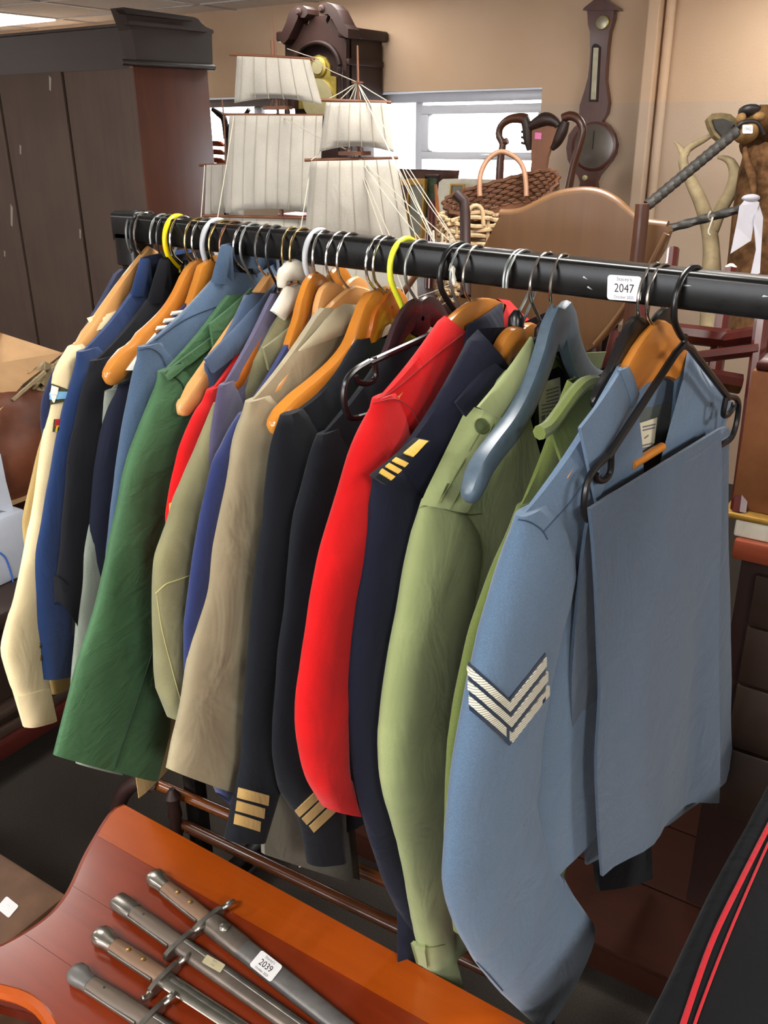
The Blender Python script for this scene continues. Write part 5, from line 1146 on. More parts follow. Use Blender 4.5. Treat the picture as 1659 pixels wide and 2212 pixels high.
# ------------------------------------------------------------------ deer head mount, antlers, twisted sticks
M['fur'] = plain('fur', '5f432b', .95, 0, .35, 40, .1, bumpk=.6); M['fur_pale'] = plain('fur_pale', '97754a', .9, 0, .12, 60, .1, bumpk=.3); M['fur_brown'] = plain('fur_brown', '6e5030', .9, 0, .2, 50, .1, bumpk=.4); M['nose'] = plain('nose', '2b2725', .45, 0, .1, 60); M['antler'] = plain('antler', '9f8d6c', .7, 0, .15, 25, .3, bumpk=.4); M['ear'] = plain('ear', '7a6a4c', .9, 0, .25, 30, .1); M['horn'] = plain('horn', '3a3733', .55, 0, .2, 40, bumpk=.3); M['plasticbag'] = plain('plasticbag', 'b4b2ba', .35, 0, .03)
DD = 2.35
ad = lambda x, y, d=0: atd(x, y, DD + d)
deer = thing('deer_head', ad(1640, 700), 'mounted deer head tilted upwards at the right edge', 'taxidermy')
rings = []
for (x, y, rx, rz, d) in [(1648, 325, .046, .05, .0), (1650, 370, .062, .065, .01), (1656, 450, .085, .08, .02), (1665, 540, .105, .095, .02), (1668, 640, .122, .11, .02), (1668, 730, .13, .11, .02)]:
    c = ad(x, y, d); rings.append([c + RGT * (rx * cos(2 * pi * j / 20)) + FWD * (rz * sin(2 * pi * j / 20)) + UPV * (.006 * sin(j * 3 + y)) for j in range(20)])
MB().loft(rings).build('neck', M['fur'], deer)
def blob(c, ax, ay, az, name, mat, parent, R=None, n=14):
    rr = []
    for i in range(1, 12):
        ph = pi * i / 12; rr.append([c + (R or (lambda v: v))(RGT * (ax * sin(ph) * cos(2 * pi * j / n)) + FWD * (ay * sin(ph) * sin(2 * pi * j / n)) + UPV * (az * cos(ph))) for j in range(n)])
    return MB().loft(rr).build(name, mat, parent)
blob(ad(1672, 300, .10), .085, .11, .06, 'head', M['fur'], deer); blob(ad(1632, 266, .02), .054, .075, .036, 'muzzle', M['fur_brown'], deer); blob(ad(1612, 284, -.03), .032, .04, .028, 'chin', M['fur_pale'], deer); blob(ad(1620, 240, -.03), .030, .028, .015, 'nose', M['nose'], deer)
blob(ad(1601, 255, -.045), .012, .016, .012, 'lip', M['fur_pale'], deer); blob(ad(1640, 252, -.04), .016, .016, .011, 'lip', M['fur_pale'], deer)
rod([ad(1590, 284, -.05), ad(1598, 268, -.066), ad(1616, 262, -.07), ad(1636, 266, -.066), ad(1650, 290, -.05)], .0055, 'mouth_line', M['nose'], deer, sp=16)
rod([ad(1609, 320, -.08), ad(1612, 345, -.088), ad(1625, 385, -.09), ad(1628, 430, -.09)], [.006, .010, .011, .005], 'throat_patch', M['fur'], deer, sp=12)
P = [ad(x, y, .02) for x, y in ((1590, 262), (1575, 250), (1555, 247), (1535, 249), (1525, 258), (1530, 275), (1540, 295), (1560, 312), (1580, 300))]
MB().prism(P, FWD, .02).build('ear', M['ear'], deer, smooth=False)
MB().prism([ad(x, y, .006) for x, y in ((1586, 268), (1560, 258), (1538, 260), (1545, 280), (1562, 300))], FWD, .012).build('ear_inside', M['horn'], deer, smooth=False)
sticker(ad(1615, 279, -.075), RGT, UPV, .026, .022, 'tiny white lot tag on the chin of the deer head', lines=[('1942', 0, 0, .4, M['ink_grey'], .8)])
ant = thing('antler', ad(1530, 720, .1), 'pale branching antler left of the deer head', 'antler')
rod([ad(x, y, .08) for x, y in ((1535, 720), (1537, 600), (1534, 510), (1515, 440), (1492, 390), (1476, 355), (1480, 328), (1497, 314))], [.03, .028, .026, .022, .02, .018, .014, .010], 'beam', M['antler'], ant, sp=30)
rod([ad(x, y, .08) for x, y in ((1497, 314), (1520, 302), (1545, 287))], [.010, .008, .006], 'tine', M['antler'], ant, sp=8); rod([ad(x, y, .08) for x, y in ((1480, 340), (1468, 318), (1456, 305))], [.012, .008, .002], 'tine', M['antler'], ant, sp=8)
rod([ad(x, y, .08) for x, y in ((1536, 500), (1556, 455), (1578, 415), (1588, 380), (1580, 352), (1566, 342), (1550, 340))], [.02, .018, .018, .018, .017, .012, .004], 'tine', M['antler'], ant, sp=20)
def twisted(p0, p1, r, name, label, turns=14):
    d = p1 - p0; L_ = d.length; T = d.normalized(); e1 = T.orthogonal().normalized(); e2 = T.cross(e1); rings = []
    for i in range(90):
        u = i / 89; c = p0 + d * u; ph = u * turns * 2 * pi; rings.append([c + (e1 * cos(2 * pi * j / 10) + e2 * sin(2 * pi * j / 10)) * (r * (1 + .07 * sin(2 * pi * j / 10 * 2 + ph))) for j in range(10)])
    return MB().loft(rings).build(name, M['horn'], label=label, cat='stick', group=None)
twisted(ad(1398, 444, -.1), ad(1592, 283, -.12), .0135, 'twisted_stick', 'dark rope-twisted stick slanting up to the deer head')
twisted(ad(1440, 495, -.1), ad(1604, 450, -.14), .0105, 'twisted_stick', 'thinner dark stick tied with white string below the slanting one', 4)
rod([ad(1536, 456, -.155), ad(1530, 466, -.15), ad(1534, 476, -.14), ad(1540, 470, -.15), ad(1530, 500, -.15), ad(1534, 508, -.15)], .0022, 'string', M['twine'], label='white string tied round the thin stick', cat='string', sp=20)
def sheet(pts, name, mat, parent=None, th=.003, **k):
    return MB().prism(pts, FWD, th).build(name, mat, parent, smooth=False, **k)
wb = thing('plastic_strip', ad(1615, 560, -.2), 'white plastic strip knotted on the sticks at the right edge', 'plastic strip')
sheet([ad(1618, 420, -.2), ad(1640, 438, -.2), ad(1630, 470, -.19), ad(1622, 520, -.2), ad(1578, 548, -.21), ad(1590, 490, -.21), ad(1598, 445, -.2)], 'wide_tail', M['plasticbag'], wb); sheet([ad(1638, 436, -.19), ad(1648, 470, -.19), ad(1645, 520, -.2), ad(1641, 590, -.2), ad(1620, 600, -.2), ad(1633, 540, -.2), ad(1628, 480, -.2)], 'narrow_tail', M['plasticbag'], wb); blob(ad(1622, 428, -.2), .022, .012, .009, 'knot', M['plasticbag'], wb)
# ------------------------------------------------------------------ upturned chairs behind the right end of the rail
uc = thing('upturned_chair', atd(1560, 900, 1.9) - Vector((0, 0, .3)), 'upturned red mahogany chair behind the right end of the rail', 'chair')
def bar_(a, b, d0, d1, r, name='rail'): rod([atd(*a, d0), atd(*b, d1)], r, name, M['red_mahog'], uc, n=8)
bar_((1455, 538), (1425, 800), 1.85, 1.8, .012, 'leg'); bar_((1578, 585), (1540, 830), 1.9, 1.82, .016, 'leg'); bar_((1655, 640), (1596, 1110), 1.75, 1.66, .016, 'leg')
bar_((1400, 712), (1572, 732), 1.82, 1.84, .02); bar_((1330, 745), (1420, 760), 1.8, 1.8, .016); bar_((1562, 735), (1659, 720), 1.84, 1.76, .018); bar_((1480, 775), (1640, 755), 1.8, 1.72, .012); bar_((1250, 700), (1330, 690), 1.9, 1.9, .02); bar_((1430, 800), (1600, 830), 1.78, 1.76, .02)
bar_((1395, 640), (1375, 770), 1.86, 1.84, .012, 'leg'); bar_((1330, 720), (1310, 800), 1.86, 1.84, .012, 'leg')
MB().lathe([(.011, 0), (.012, .008), (.004, .014)], atd(1578, 584, 1.9), n=10).build('castor', M['paper'], uc)
M['lightwood'] = wood('lightwood', '8a5a3a', '74462a', .3, 2, 'Y', coat=.3)
# chest of drawers at the right, front facing -Y
CYf = 1.62; zt_ = onY(1620, 1165, CYf).z; xl = onY(1585, 1300, CYf).x
cd = thing('chest_of_drawers', (xl + .5, CYf + .25, 0), 'dark chest of drawers with red-brown top at the right edge', 'chest')
MB().box((xl, CYf + .012, .04), (xl + 1.0, CYf + .5, zt_ - .03)).build('carcass', M['mahog_dark'], cd, smooth=False)
MB().box((xl - .015, CYf - .015, zt_ - .04), (xl + 1.01, CYf + .51, zt_), .006).build('chest_top', wood('chesttop', '7d3a26', '93472f', .3, 2, 'X', coat=.3), cd)
zz = zt_ - .06
M['drawerwood'] = wood('drawerwood', '2c1f18', '3a2a20', .4, 2, 'X')
for k, h in enumerate((.11, .13, .15, .17)):
    if zz - h < .05: break
    d_ = MB().box((xl + .03, CYf, zz - h), (xl + .97, CYf + .02, zz - .008), .003).build('drawer', M['drawerwood'], cd); 
    for kx in (.25, .75): MB().lathe([(.006, 0), (.006, .008), (.014, .014), (.012, .022), (.002, .025)], (xl + kx, CYf, zz - h / 2), axis=(0, -1, 0), n=12).build('knob', M['brass_dial'], d_)
    zz -= h
MB().box((xl - .02, CYf - .02, 0), (xl + 1.02, CYf + .5, .05), .006).build('plinth', M['mahog_dark'], cd)
zp = onY(1620, 1105, CYf + .02).z
MB().box((xl - .02, CYf + .0, zt_), (xl + .9, CYf + .3, zp - .012), .004).build('linen_pile', CL['cotton'], label='folded white linen on the chest of drawers', cat='linen')
bxn = thing('wooden_box', (xl + .4, CYf + .15, zp), 'light brown wooden box standing on the white linen', 'box')
MB().box((xl - .045, CYf - .005, zp - .012), (xl + .9, CYf + .3, zp), .004).build('base_moulding', M['gilt'], bxn); MB().box((xl - .035, CYf + .02, zp), (xl + .85, CYf + .28, zp + .26), .004).build('box_body', M['lightwood'], bxn); MB().box((xl - .03, CYf + .02, zp + .26), (xl + .84, CYf + .27, zp + .275), .004).build('box_lid', M['red_mahog'], bxn)
# ------------------------------------------------------------------ left side: sideboard, white crate, cardboard box, leather
SX = -1.96
M['oldoak'] = wood('oldoak', '2c211b', '3d2c23', .5, 2, 'Y')
sbd = thing('sideboard', (-2.3, 1.3, 0), 'old dark sideboard with moulded edges at the left', 'sideboard')
z1 = onX(150, 1535, SX).z
zS = onX(20, 1290, SX - .05).z
MB().box((SX - .6, .7, z1 + .03), (SX - .03, 2.2, zS - .05), .004).build('carcass', M['oldoak'], sbd)
for (za, zb_, out) in ((z1 - .02, z1 + .03, .01), (z1 + .03, z1 + .06, -.01), (z1 + .09, z1 + .115, .0)): MB().box((SX - .6, .68, za), (SX + out, 2.22, zb_), .008).build('base_moulding', M['red_mahog'] if out > 0 else M['oldoak'], sbd)
MB().box((SX - .6, .68, zS - .05), (SX + .01, 2.22, zS), .012).build('top_board', M['oldoak'], sbd); MB().box((SX - .6, .69, zS - .075), (SX - .01, 2.21, zS - .05), .008).build('cornice_moulding', M['oldoak'], sbd)
for yy in (1.0, 1.45, 1.9): MB().box((SX - .04, yy - .2, z1 + .13), (SX - .022, yy + .2, zS - .1), .006).build('door_panel', M['oldoak'], sbd)
for yy in (.74, 2.16): MB().box((SX - .06, yy - .04, 0), (SX - .01, yy + .04, z1 - .02), .006).build('foot', M['oldoak'], sbd)
for yy in (.74, 2.16): MB().box((SX - .58, yy - .04, 0), (SX - .53, yy + .04, z1 - .02), .006).build('foot', M['oldoak'], sbd)
M['white_plastic'] = plain('white_plastic', 'c9d0dc', .4, 0, .02); M['blue_plastic'] = plain('blue_plastic', '3f6fc4', .4)
wt = thing('white_tub', (SX - .25, 1.55, zS), 'white plastic tub with blue line on the sideboard', 'tub')
XT = SX - .12; zA = onX(40, 1105, XT).z; yA, yB_ = onX(0, 1100, XT).y - .25, onX(60, 1120, XT).y
MB().box((XT - .38, yA, zS), (XT, yB_, zA), .012).build('tub_body', M['white_plastic'], wt)
rod([onX(x, y, XT + .002) for x, y in ((0, 1194), (12, 1205), (22, 1232), (30, 1265), (34, 1285))], .0022, 'blue_line', M['blue_plastic'], wt, sp=16)
M['card'] = plain('card', 'b08a60', .85, 0, .06, 14); M['leather'] = plain('leather', '6b3b25', .5, 0, .3, 6, .5, bumpk=.3); M['kraft'] = plain('kraft', '9c8a68', .8, 0, .12, 30)
cb = thing('cardboard_box', (XT - .2, yB_, zA), 'open brown cardboard box with raised flaps at the left edge', 'box')
cx3 = lambda x, y, d=0.: onX(x, y, XT - .06 + d)
nX = Vector((1, 0, 0))
def cardp(pts, name, ds=None, mat=None):
    P = [cx3(x, y, (ds[i] if ds else 0)) for i, (x, y) in enumerate(pts)]
    n = (P[1] - P[0]).cross(P[2] - P[0]).normalized(); MB().prism(P, n, .005).build(name, mat or M['card'], cb, smooth=False)
cardp([(-60, 700), (5, 722), (132, 763), (-60, 800)], 'back_flap', [-.3, -.3, -.1, -.3]); cardp([(-60, 795), (138, 762), (50, 830), (0, 888), (-60, 910)], 'side_flap', [-.1, -.08, -.02, 0, 0])
cardp([(96, 800), (100, 806), (30, 866), (25, 862)], 'flap_edge', [.0, .0, .0, .0], M['kraft'])
cardp([(-60, 960), (0, 980), (12, 1040), (30, 1108), (-60, 1090)], 'front_panel', [.03, .03, .03, .03, .03], M['white_plastic'])
bx_, by0, by1 = XT - .36, cx3(-60, 900).y, cx3(110, 900).y
MB().box((bx_, by0, zA + .001), (XT - .05, by1, zA + .007)).build('box_floor', M['card'], cb, smooth=False); MB().box((bx_, by0, zA), (bx_ + .005, by1, zA + .2)).build('back_wall', M['card'], cb, smooth=False); MB().box((bx_, by1 - .005, zA), (XT - .12, by1, zA + .12)).build('side_wall', M['card'], cb, smooth=False); MB().box((bx_, by0, zA), (XT - .06, by0 + .005, zA + .2)).build('side_wall', M['card'], cb, smooth=False)
lt = thing('leather_bag', cx3(50, 1100), 'crumpled brown leather bag in the cardboard box', 'bag')
rings = []
for k in range(9):
    u = k / 8; y = lerp(845, 1112, u); xl_, xr_ = lerp(-40, -40, u), interp([(0, 112), (.3, 128), (.6, 112), (1, 52)], u)
    a_, b_ = cx3(xl_, y, -.04), cx3(xr_, y, -.04); c = (a_ + b_) / 2; h = (b_ - a_) / 2
    rings.append([c + h * cos(2 * pi * j / 24) + Vector((.07 * sin(2 * pi * j / 24) * sin(pi * (.15 + u * .8)), 0, 0)) + Vector((1, .3, .6)) * (.022 * noise.noise(Vector((j * .45, u * 5, 2.2)))) for j in range(24)])
MB().loft(rings).build('bag_body', M['leather'], lt, auto=180)
kp = []
for i in range(9):
    for j in range(9): x = lerp(60, 135, j / 8); y = lerp(800, 850, i / 8) - (j / 8) * 25 + 8 * sin(i * 2 + j * 1.3); kp.append(cx3(x, y, -.05 + .03 * noise.noise(Vector((i * .9, j * .9, 4)))))
F = [(i * 9 + j, i * 9 + j + 1, i * 9 + j + 10, i * 9 + j + 9) for i in range(8) for j in range(8)]
V2 = kp + [p - Vector((.002, 0, 0)) for p in kp]; F += [(b + 81, a + 81, d + 81, c + 81) for a, b, c, d in F]
mk('crumpled_paper', V2, F, M['kraft'], smooth=False, label='crumpled kraft paper above the leather bag', cat='paper')
# ------------------------------------------------------------------ foreground table with bayonets
TZ_ = .5
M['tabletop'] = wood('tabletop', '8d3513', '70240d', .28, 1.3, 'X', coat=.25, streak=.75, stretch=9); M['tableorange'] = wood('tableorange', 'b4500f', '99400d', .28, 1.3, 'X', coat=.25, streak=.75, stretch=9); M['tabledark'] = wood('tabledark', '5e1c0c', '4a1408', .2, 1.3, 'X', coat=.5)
tab = thing('shaped_table', (-.75, .6, 0), 'glossy red mahogany low table with shaped edges in the foreground', 'table')
oz = lambda x, y, z=TZ_: onZ(x, y, z)
left = [oz(x, y) for x, y in ((270, 1739), (252, 1746), (235, 1765), (212, 1803), (188, 1846), (160, 1908), (140, 1942), (112, 1975), (62, 2012), (0, 2046), (-60, 2068))]
left = spline(left, 26)
xr = -.28
topL = left[0]; yb = topL.y
low = [oz(x, y) for x, y in ((-60, 2110), (0, 2128), (40, 2138), (75, 2155), (100, 2178), (122, 2215), (150, 2290))]; low = spline(low, 16)
# boards: strips across the depth, clipped by the shaped left end
outline = left + [Vector((left[-1].x - .03, (left[-1].y + low[0].y) / 2, TZ_))] + low + [Vector((xr, low[-1].y, TZ_)), Vector((xr, yb - .01, TZ_))]
def clipY(poly, y0, y1):
    def cl1(P, f):
        out = []
        for i in range(len(P)):
            a, b = P[i], P[(i + 1) % len(P)]; fa, fb = f(a), f(b)
            if fa >= 0: out.append(a)
            if (fa >= 0) != (fb >= 0): out.append(a.lerp(b, fa / (fa - fb)))
        return out
    return cl1(cl1(poly, lambda p: p.y - y0), lambda p: y1 - p.y)
ys_ = [yb + .02, yb - .085, yb - .19, yb - .30, yb - .42, -.2]
for k, (a, b) in enumerate(zip(ys_, ys_[1:])):
    pl = clipY(outline, b + .0006, a)
    if len(pl) > 2: MB().prism([p + Vector((0, 0, -.011)) for p in pl], (0, 0, 1), .022).build('board', M['tableorange'] if k == 0 else M['tabletop'], tab, smooth=False)  # orange first board carries grain tone and gloss sheen in its colour
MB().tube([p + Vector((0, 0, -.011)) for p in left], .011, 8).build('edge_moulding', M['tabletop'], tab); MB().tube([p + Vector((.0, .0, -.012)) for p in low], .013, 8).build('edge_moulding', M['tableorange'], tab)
MB().tube([p + Vector((.012, .006, -.03)) for p in low], .012, 8).build('lower_moulding', M['tabledark'], tab)
MB().prism([p + (Vector((-.72, .6, TZ_)) - p) * .06 + Vector((0, 0, -.045)) for p in outline], (0, 0, 1), .045).build('apron', M['tabledark'], tab, smooth=False)
for (x, y) in ((topL.x + .06, yb - .06), (left[-1].x + .03, .46), (xr - .06, yb - .06), (xr - .06, .42)): MB().lathe([(.03, 0), (.02, .02), (.014, .05), (.02, .2), (.03, .35), (.034, TZ_ - .06)], (x, y, 0), n=14).build('leg', M['tabledark'], tab)
# bayonets
M['tagpaper'] = plain('tagpaper', 'b8ad8a', .7)
M['steel_old'] = plain('steel_old', '8d8880', .32, .85, .15, 40); M['steel_bright'] = plain('steel_bright', 'aaa49a', .25, .9, .1, 60); M['scab'] = plain('scab', '6b6865', .4, .35, .12, 40, bumpk=.1); M['scab_brown'] = plain('scab_brown', '6e635a', .38, .5, .15, 30); M['grip'] = wood('grip', '6d5240', '84654c', .45, 6, 'X'); M['grip_dark'] = wood('grip_dark', '5c5047', '6d5e50', .45, 6, 'X'); M['brass_rivet'] = plain('brass_rivet', 'b8935a', .35, .9, .1)
class BF:
    def __init__(s, p0, p1, z): s.o = onZ(*p0, z); d = onZ(*p1, z) - s.o; s.L = d.length; s.d = d.normalized(); s.s = Vector((-s.d.y, s.d.x, 0)); s.z = z
    def P(s, u, v, h=0): return s.o + s.d * u + s.s * v + Vector((0, 0, h))
def slab(bf, secs, name, mat, parent, n=12, p=.6):
    """loft along u: secs = (u, centre v, half width, half height, centre h)"""
    R = []
    for (u, v, hw_, hh, hc) in secs:
        R.append([bf.P(u, v + hw_ * abs(cos(2 * pi * j / n)) ** p * (1 if cos(2 * pi * j / n) > 0 else -1), hc + hh * abs(sin(2 * pi * j / n)) ** p * (1 if sin(2 * pi * j / n) > 0 else -1)) for j in range(n)])
    return MB().loft(R).build(name, mat, parent, auto=50)
def bayonet(p0, pg, label, blade, grip, pommel='steel_bright', sl=.42, ring=True, rivets=True, hook=True, plainend=False):
    """p0 pommel end px, pg guard px"""
    bf = BF(p0, pg, TZ_ + .012); g_ = bf.L
    t = thing('bayonet', bf.P(g_, 0, -.012), label, 'bayonet', 'bayonets on the mahogany table')
    if not plainend: slab(bf, [(0, .002, .012, .009, 0), (.006, .002, .0165, .011, 0), (.018, .002, .0165, .0115, 0), (.03, .0, .0125, .011, 0), (.042, 0, .0125, .011, 0)], 'pommel', M[pommel], t)
    else: slab(bf, [(0, 0, .0145, .010, 0), (.004, 0, .0155, .011, 0), (.035, 0, .0155, .011, 0), (.045, 0, .0145, .0105, 0)], 'pommel', M[pommel], t)
    gr = slab(bf, [(.040, 0, .0125, .0105, 0), (.055, 0, .0135, .011, 0), (g_ * .6, 0, .0145, .011, 0), (g_ - .012, 0, .0135, .0105, 0), (g_, 0, .0135, .0105, 0)], 'grip', M[grip], t, p=.8)
    slab(bf, [(.045, -.0135, .002, .004, .002), (g_ - .01, -.0138, .002, .004, .002)], 'press_slot', M['steel_old'], t)
    if rivets:
        for u in (.5, .72): MB().lathe([(.0042, -.002), (.0042, .0006), (.003, .0012)], bf.P(g_ * u, .001, .0108), n=12).build('rivet', M['brass_rivet'], gr)
    else: MB().lathe([(.002, -.002), (.002, .0004)], bf.P(g_ * .45, .001, .0106), n=10).build('pin', M['ink'], t)
    # crossguard with muzzle ring
    gd = slab(bf, [(g_, 0, .0, .0, 0)] * 0 or [(g_ - .001, .0, .032, .011, 0), (g_ + .007, .0, .032, .011, 0)], 'crossguard', M['steel_old'], t)
    if ring:
        c = bf.P(g_ + .003, .041, .002); e1 = bf.s; e2 = Vector((0, 0, 1)) * .55 + bf.d * .6; e2.normalize()
        MB().tube([c + e1 * (.0115 * cos(2 * pi * k / 24)) + e2 * (.0115 * sin(2 * pi * k / 24)) for k in range(24)], .0034, 8, loop=True).build('muzzle_ring', M['steel_old'], gd)
    if hook: MB().tube(spline([bf.P(g_ + .003, -.028, 0), bf.P(g_ + .004, -.036, 0), bf.P(g_ + .001, -.044, .001)], 8), [.005, .005, .0048, .0045, .0045, .0048, .0055, .004], 8).build('quillon', M['steel_bright'], gd)
    if blade == 'scab':
        slab(bf, [(g_ + .008, 0, .0165, .0115, 0), (g_ + .015, 0, .018, .0125, 0), (g_ + .085, 0, .0175, .012, 0), (g_ + .09, 0, .0165, .0115, 0)], 'scabbard_throat', M['scab_brown'], t)
        slab(bf, [(g_ + .088, 0, .0165, .0115, 0), (g_ + .2, 0, .016, .011, 0), (g_ + sl - .05, 0, .0135, .0095, 0), (g_ + sl - .008, 0, .011, .008, 0), (g_ + sl, 0, .006, .005, 0)], 'scabbard', M['scab'], t)
        MB().lathe([(.009, -.001), (.0095, .002), (.007, .005), (.002, .0065)], bf.P(g_ + .042, .002, .0125), n=16).build('frog_stud', M['steel_old'], t)
    elif blade == 'scab2':
        slab(bf, [(g_ + .007, 0, .014, .010, 0), (g_ + .05, 0, .0145, .010, 0), (g_ + sl - .02, 0, .012, .008, 0), (g_ + sl, 0, .006, .004, 0)], 'scabbard', M['scab_brown'], t)
        slab(bf, [(g_ + .01, .006, .0035, .002, .0095), (g_ + sl - .04, .004, .0025, .0015, .0075)], 'fuller', M['steel_old'], t)
    else:
        slab(bf, [(g_ + .007, 0, .0135, .006, 0), (g_ + .02, 0, .0135, .0045, 0), (g_ + sl - .05, 0, .0115, .0035, 0), (g_ + sl, 0, .001, .001, 0)], 'blade', M['steel_bright'], t, p=1.0)
        slab(bf, [(g_ + .015, .003, .0035, .0012, .0042), (g_ + sl - .07, .002, .0028, .001, .0032)], 'fuller', M['steel_old'], t)
    return bf, g_, t
b1, g1, _ = bayonet((326, 1892), (447, 1988), 'bayonet in grey scabbard with lot sticker 2039, farthest back on the table', 'scab', 'grip')
b2, g2, _ = bayonet((252, 1945), (386, 2040), 'bayonet with flat steel pommel and cream paper tag on its scabbard', 'scab2', 'grip_dark', pommel='steel_old', rivets=False, hook=False, plainend=True)
b3, g3, _ = bayonet((208, 2018), (352, 2112), 'bayonet with bare bright blade and bright pommel', 'blade', 'grip')
b4, g4, _ = bayonet((155, 2100), (318, 2204), 'bayonet with dark pommel nearest the table edge', 'scab2', 'grip_dark', pommel='scab', rivets=False, hook=False)
zs_ = TZ_ + .0245
A, B, Cc, D = [onZ(x, y, zs_) for x, y in ((565, 2052), (612, 2087), (582, 2121), (540, 2086))]
sticker((A + B + Cc + D) / 4, ((B - A) + (Cc - D)), ((A - D) + (B - Cc)), (B - A).length, (A - D).length, 'white lot sticker 2039 on the grey scabbard', lines=LOT('2039'))
A, B, Cc, D = [onZ(x, y, TZ_ + .0235) for x, y in ((448, 2061), (488, 2083), (474, 2102), (436, 2080))]
sticker((A + B + Cc + D) / 4, ((B - A) + (Cc - D)), ((A - D) + (B - Cc)), (B - A).length, (A - D).length * .9, 'small cream paper tag on the second bayonet', lines=[('|||| ||| ||', 0, .25, .16, M['ink_grey'], .9), ('||| |||||', 0, -.2, .16, M['ink_grey'], .9)], paper='tagpaper', name='paper_tag')
# ------------------------------------------------------------------ towel rail behind the table
M['railwood'] = wood('railwood', '7d4318', '5f2f10', .2, 3, 'X', coat=.5); M['railwood2'] = wood('railwood2', '5a3018', '45230f', .25, 3, 'X', coat=.4)
tw = thing('towel_rail', (-.95, 1.1, 0), 'turned wooden towel rail under the uniforms behind the table', 'towel rail')
z_a, z_b = .36, .30
A0, A1 = onZ(320, 1686, z_a), onZ(832, 1902, z_a); dA = (A1 - A0); rod([A0 - dA * .05, A0 + dA * 1.5], .0125, 'upper_bar', M['railwood'], tw)
B0, B1 = onZ(388, 1777, z_b), onZ(880, 2012, z_b); dB = (B1 - B0); rod([B0, B0 + dB * .05, B0 + dB * 1.5], [.008, .0135, .0135], 'lower_bar', M['railwood2'], tw)
rod([onZ(335, 1700, z_a), onZ(312, 1690, z_a + .01), onZ(290, 1692, z_a), onZ(268, 1712, z_a - .03), onZ(255, 1745, z_a - .08), onZ(250, 1790, z_a - .16)], [.016, .017, .018, .017, .014, .010], 'curved_arm', M['mahog_dark'], tw, sp=24, n=12)
P = onZ(378, 1760, .33)
MB().lathe([(.02, -.33), (.02, -.26), (.012, -.24), (.018, -.1), (.011, -.06), (.017, -.04), (.012, -.02), (.016, .0), (.013, .03), (.018, .05), (.006, .07)], P, n=14).build('end_post', M['mahog_dark'], tw)
P2 = P + dB * 1.5; MB().lathe([(.02, -.33), (.02, -.26), (.012, -.24), (.018, -.1), (.011, -.06), (.017, -.04), (.012, -.02), (.016, .0), (.013, .03), (.018, .05), (.006, .07)], Vector((P2.x, P2.y, P.z)), n=14).build('end_post', M['mahog_dark'], tw)
# ------------------------------------------------------------------ low dark plinth under the right end
e = onZ(1272, 2028, .1)
lp = thing('low_plinth', (.1, 1.75, 0), 'low dark red wooden platform on the carpet under the uniforms', 'platform')
M['plinthwood'] = wood('plinthwood', '2a120a', '38190d', .75, 1, 'X', spec=.12)
MB().box((-1.1, e.y, .02), (1.0, e.y + .16, .095), .006).build('front_board', M['plinthwood'], lp)
for k in range(4): MB().box((-1.12, e.y - .012 + .215 * k, .095), (1.02, e.y + .2 + .215 * k, .11), .003).build('top_board', M['plinthwood'], lp)
# ------------------------------------------------------------------ black trousers with red stripe at the lower right
M['redstripe'] = fabric('redstripe', 'c11522'); M['blackcloth'] = fabric('blackcloth', '0d0d0f', rough=.8, sheen=.05)
bt = thing('striped_trousers', (.05, 1.0, .45), 'black dress trousers with red side stripe laid over a stool at the lower right', 'trousers')
L0 = [onZ(x, y, z) for x, y, z in ((1690, 1640, .68), (1640, 1735, .69), (1560, 1880, .70), (1480, 2050, .70), (1400, 2215, .70), (1330, 2360, .70))]
L0 = spline(L0, 20); rows = []
prof = [(-.03, -.25), (-.012, -.05), (0, 0), (.015, .012), (.04, .016), (.07, .012), (.10, .02), (.14, .016), (.2, .02), (.28, .0), (.30, -.25)]
for i, p in enumerate(L0): rows.append([p + Vector((dx, 0, dz + .006 * noise.noise(Vector((i * .35, dx * 20, 1)))) ) for dx, dz in prof])
V = [p for r in rows for p in r]; n = len(prof); F = [(i * n + j, i * n + j + 1, (i + 1) * n + j + 1, (i + 1) * n + j) for i in range(len(rows) - 1) for j in range(n - 1)]
clo = mk('cloth', V, F, M['blackcloth'], bt, auto=180); md = clo.modifiers.new('thickness', 'SOLIDIFY'); md.thickness = .004
tb_ = [BVHTree.FromPolygons([v.co + ROOT[clo.name] for v in clo.data.vertices], [tuple(p.vertices) for p in clo.data.polygons])]
def stripe(pts, name, wd):
    P = spline([Vector((x, y, 0)) for x, y in pts], 30); a = []; b = []
    for p in P:
        h = hit(tb_, p.x, p.y)
        if h is None: continue
        a.append(h[0] + Vector((-wd / 2, 0, .0028))); b.append(h[0] + Vector((wd / 2, 0, .0028)))
    m = len(a); V = a + b + [v - Vector((0, 0, .002)) for v in a] + [v - Vector((0, 0, .002)) for v in b]; F = []
    for i in range(m - 1): F += [(i, i + 1, m + i + 1, m + i), (2 * m + i, 3 * m + i, 3 * m + i + 1, 2 * m + i + 1), (i, 2 * m + i, 2 * m + i + 1, i + 1), (m + i, m + i + 1, 3 * m + i + 1, 3 * m + i)]
    if m > 2: mk(name, V, F, M['redstripe'], bt, auto=180)
stripe([(1715, 1690), (1675, 1760), (1659, 1788), (1600, 1905), (1536, 2040), (1478, 2206), (1455, 2280), (1430, 2350)], 'red_stripe', .007); stripe([(1712, 1725), (1675, 1795), (1659, 1824), (1610, 1935), (1557, 2062), (1503, 2206), (1482, 2280), (1460, 2350)], 'red_piping', .0035)
st_ = thing('stool', (.1, .95, 0), 'black stool under the striped trousers', 'stool')
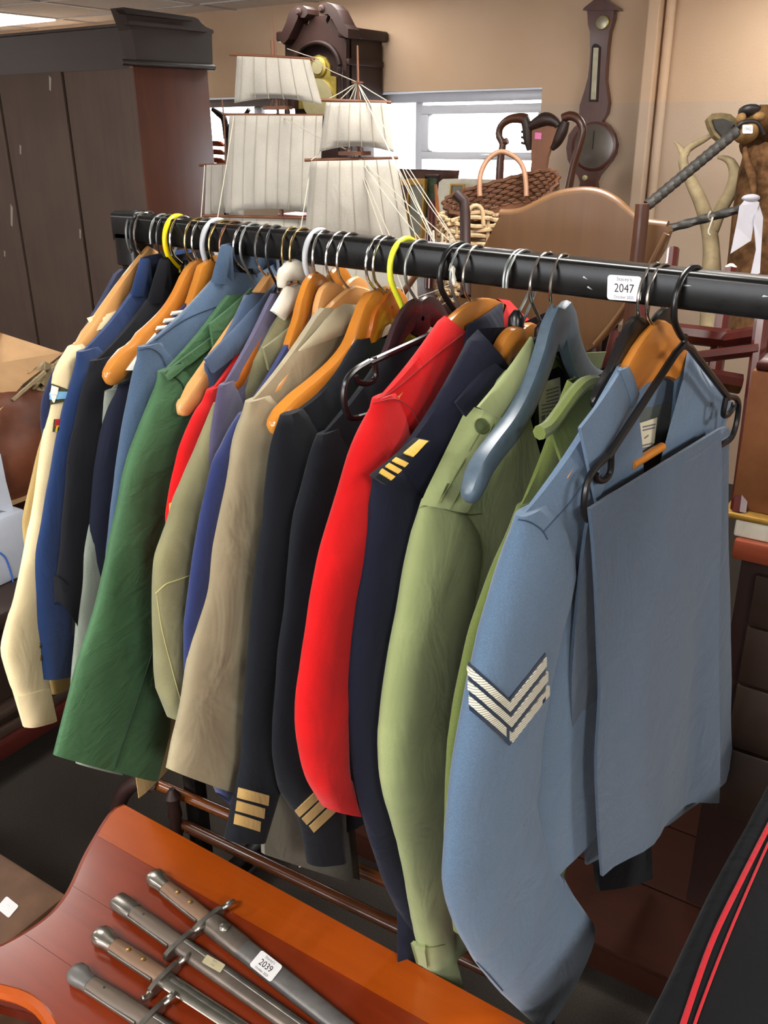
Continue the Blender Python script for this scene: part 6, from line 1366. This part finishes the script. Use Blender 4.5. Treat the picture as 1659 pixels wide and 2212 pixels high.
MB().box((-.08, .7, .52), (.12, 1.3, .67), .02).build('seat', M['blackcloth'], st_)
for sx in (-.05, .09):
    for sy in (.74, 1.26): MB().box((sx - .015, sy - .015, 0), (sx + .015, sy + .015, .52), .003).build('leg', M['mahog_dark'], st_)
# ------------------------------------------------------------------ brown case at the lower left
cs_ = thing('brown_case', onZ(20, 1990, .0), 'worn brown case with white label at the lower left corner', 'case')
M['case'] = plain('case', '6d4f3a', .6, 0, .18, 12)
P0, P1 = onZ(0, 1893, .3), onZ(92, 1975, .3)
MB().box((P1.x - .45, P1.y - .28, .0), (P1.x, P1.y + .06, .3), .01).build('case_body', M['case'], cs_); MB().box((P1.x - .452, P1.y - .282, .2), (P1.x + .002, P1.y + .062, .206), .001).build('lid_line', M['mahog_dark'], cs_)
A, B, Cc, D = [onZ(x, y, .3012) for x, y in ((14, 1936), (40, 1958), (18, 1981), (-6, 1962))]
sticker((A + B + Cc + D) / 4, (B - A) + (Cc - D), (A - D) + (B - Cc), (B - A).length, (A - D).length, 'white label on the worn brown case', lines=[('- - -', 0, .1, .12, M['ink_grey'], 1)])
# white cotton cloth tied round two hangers
wc = thing('cotton_cloth', atd(630, 640, 1.3), 'white cotton cloth knotted over the amber hangers', 'cloth')
fw = Fr(hookX(640) + .004, 0)
qp = lambda x, y, t=.0: fw.W(fw.px(x, y, t)[0], t, fw.px(x, y, t)[1])
rings = []
for (x, y, r) in ((608, 622, .006), (612, 598, .012), (632, 584, .016), (655, 586, .016), (668, 604, .013), (665, 625, .010), (640, 628, .010), (622, 634, .008)): rings.append((qp(x, y, .01), r))
MB().tube(spline([p for p, r in rings], 30), [interp([(i / 7, r) for i, (p, r) in enumerate(rings)], k / 29) * (1 + .18 * noise.noise(Vector((k * .9, 0, 0)))) for k in range(30)], 12).build('bunched_loop', CL['cotton'], wc, auto=180)
V = []; 
qa = [(622, 618), (660, 634), (616, 692), (590, 672)]
qpatch(fw, qa, [.02, .024, .03, .026], .006, CL['cotton'], wc, 'hanging_tail', th=.006)
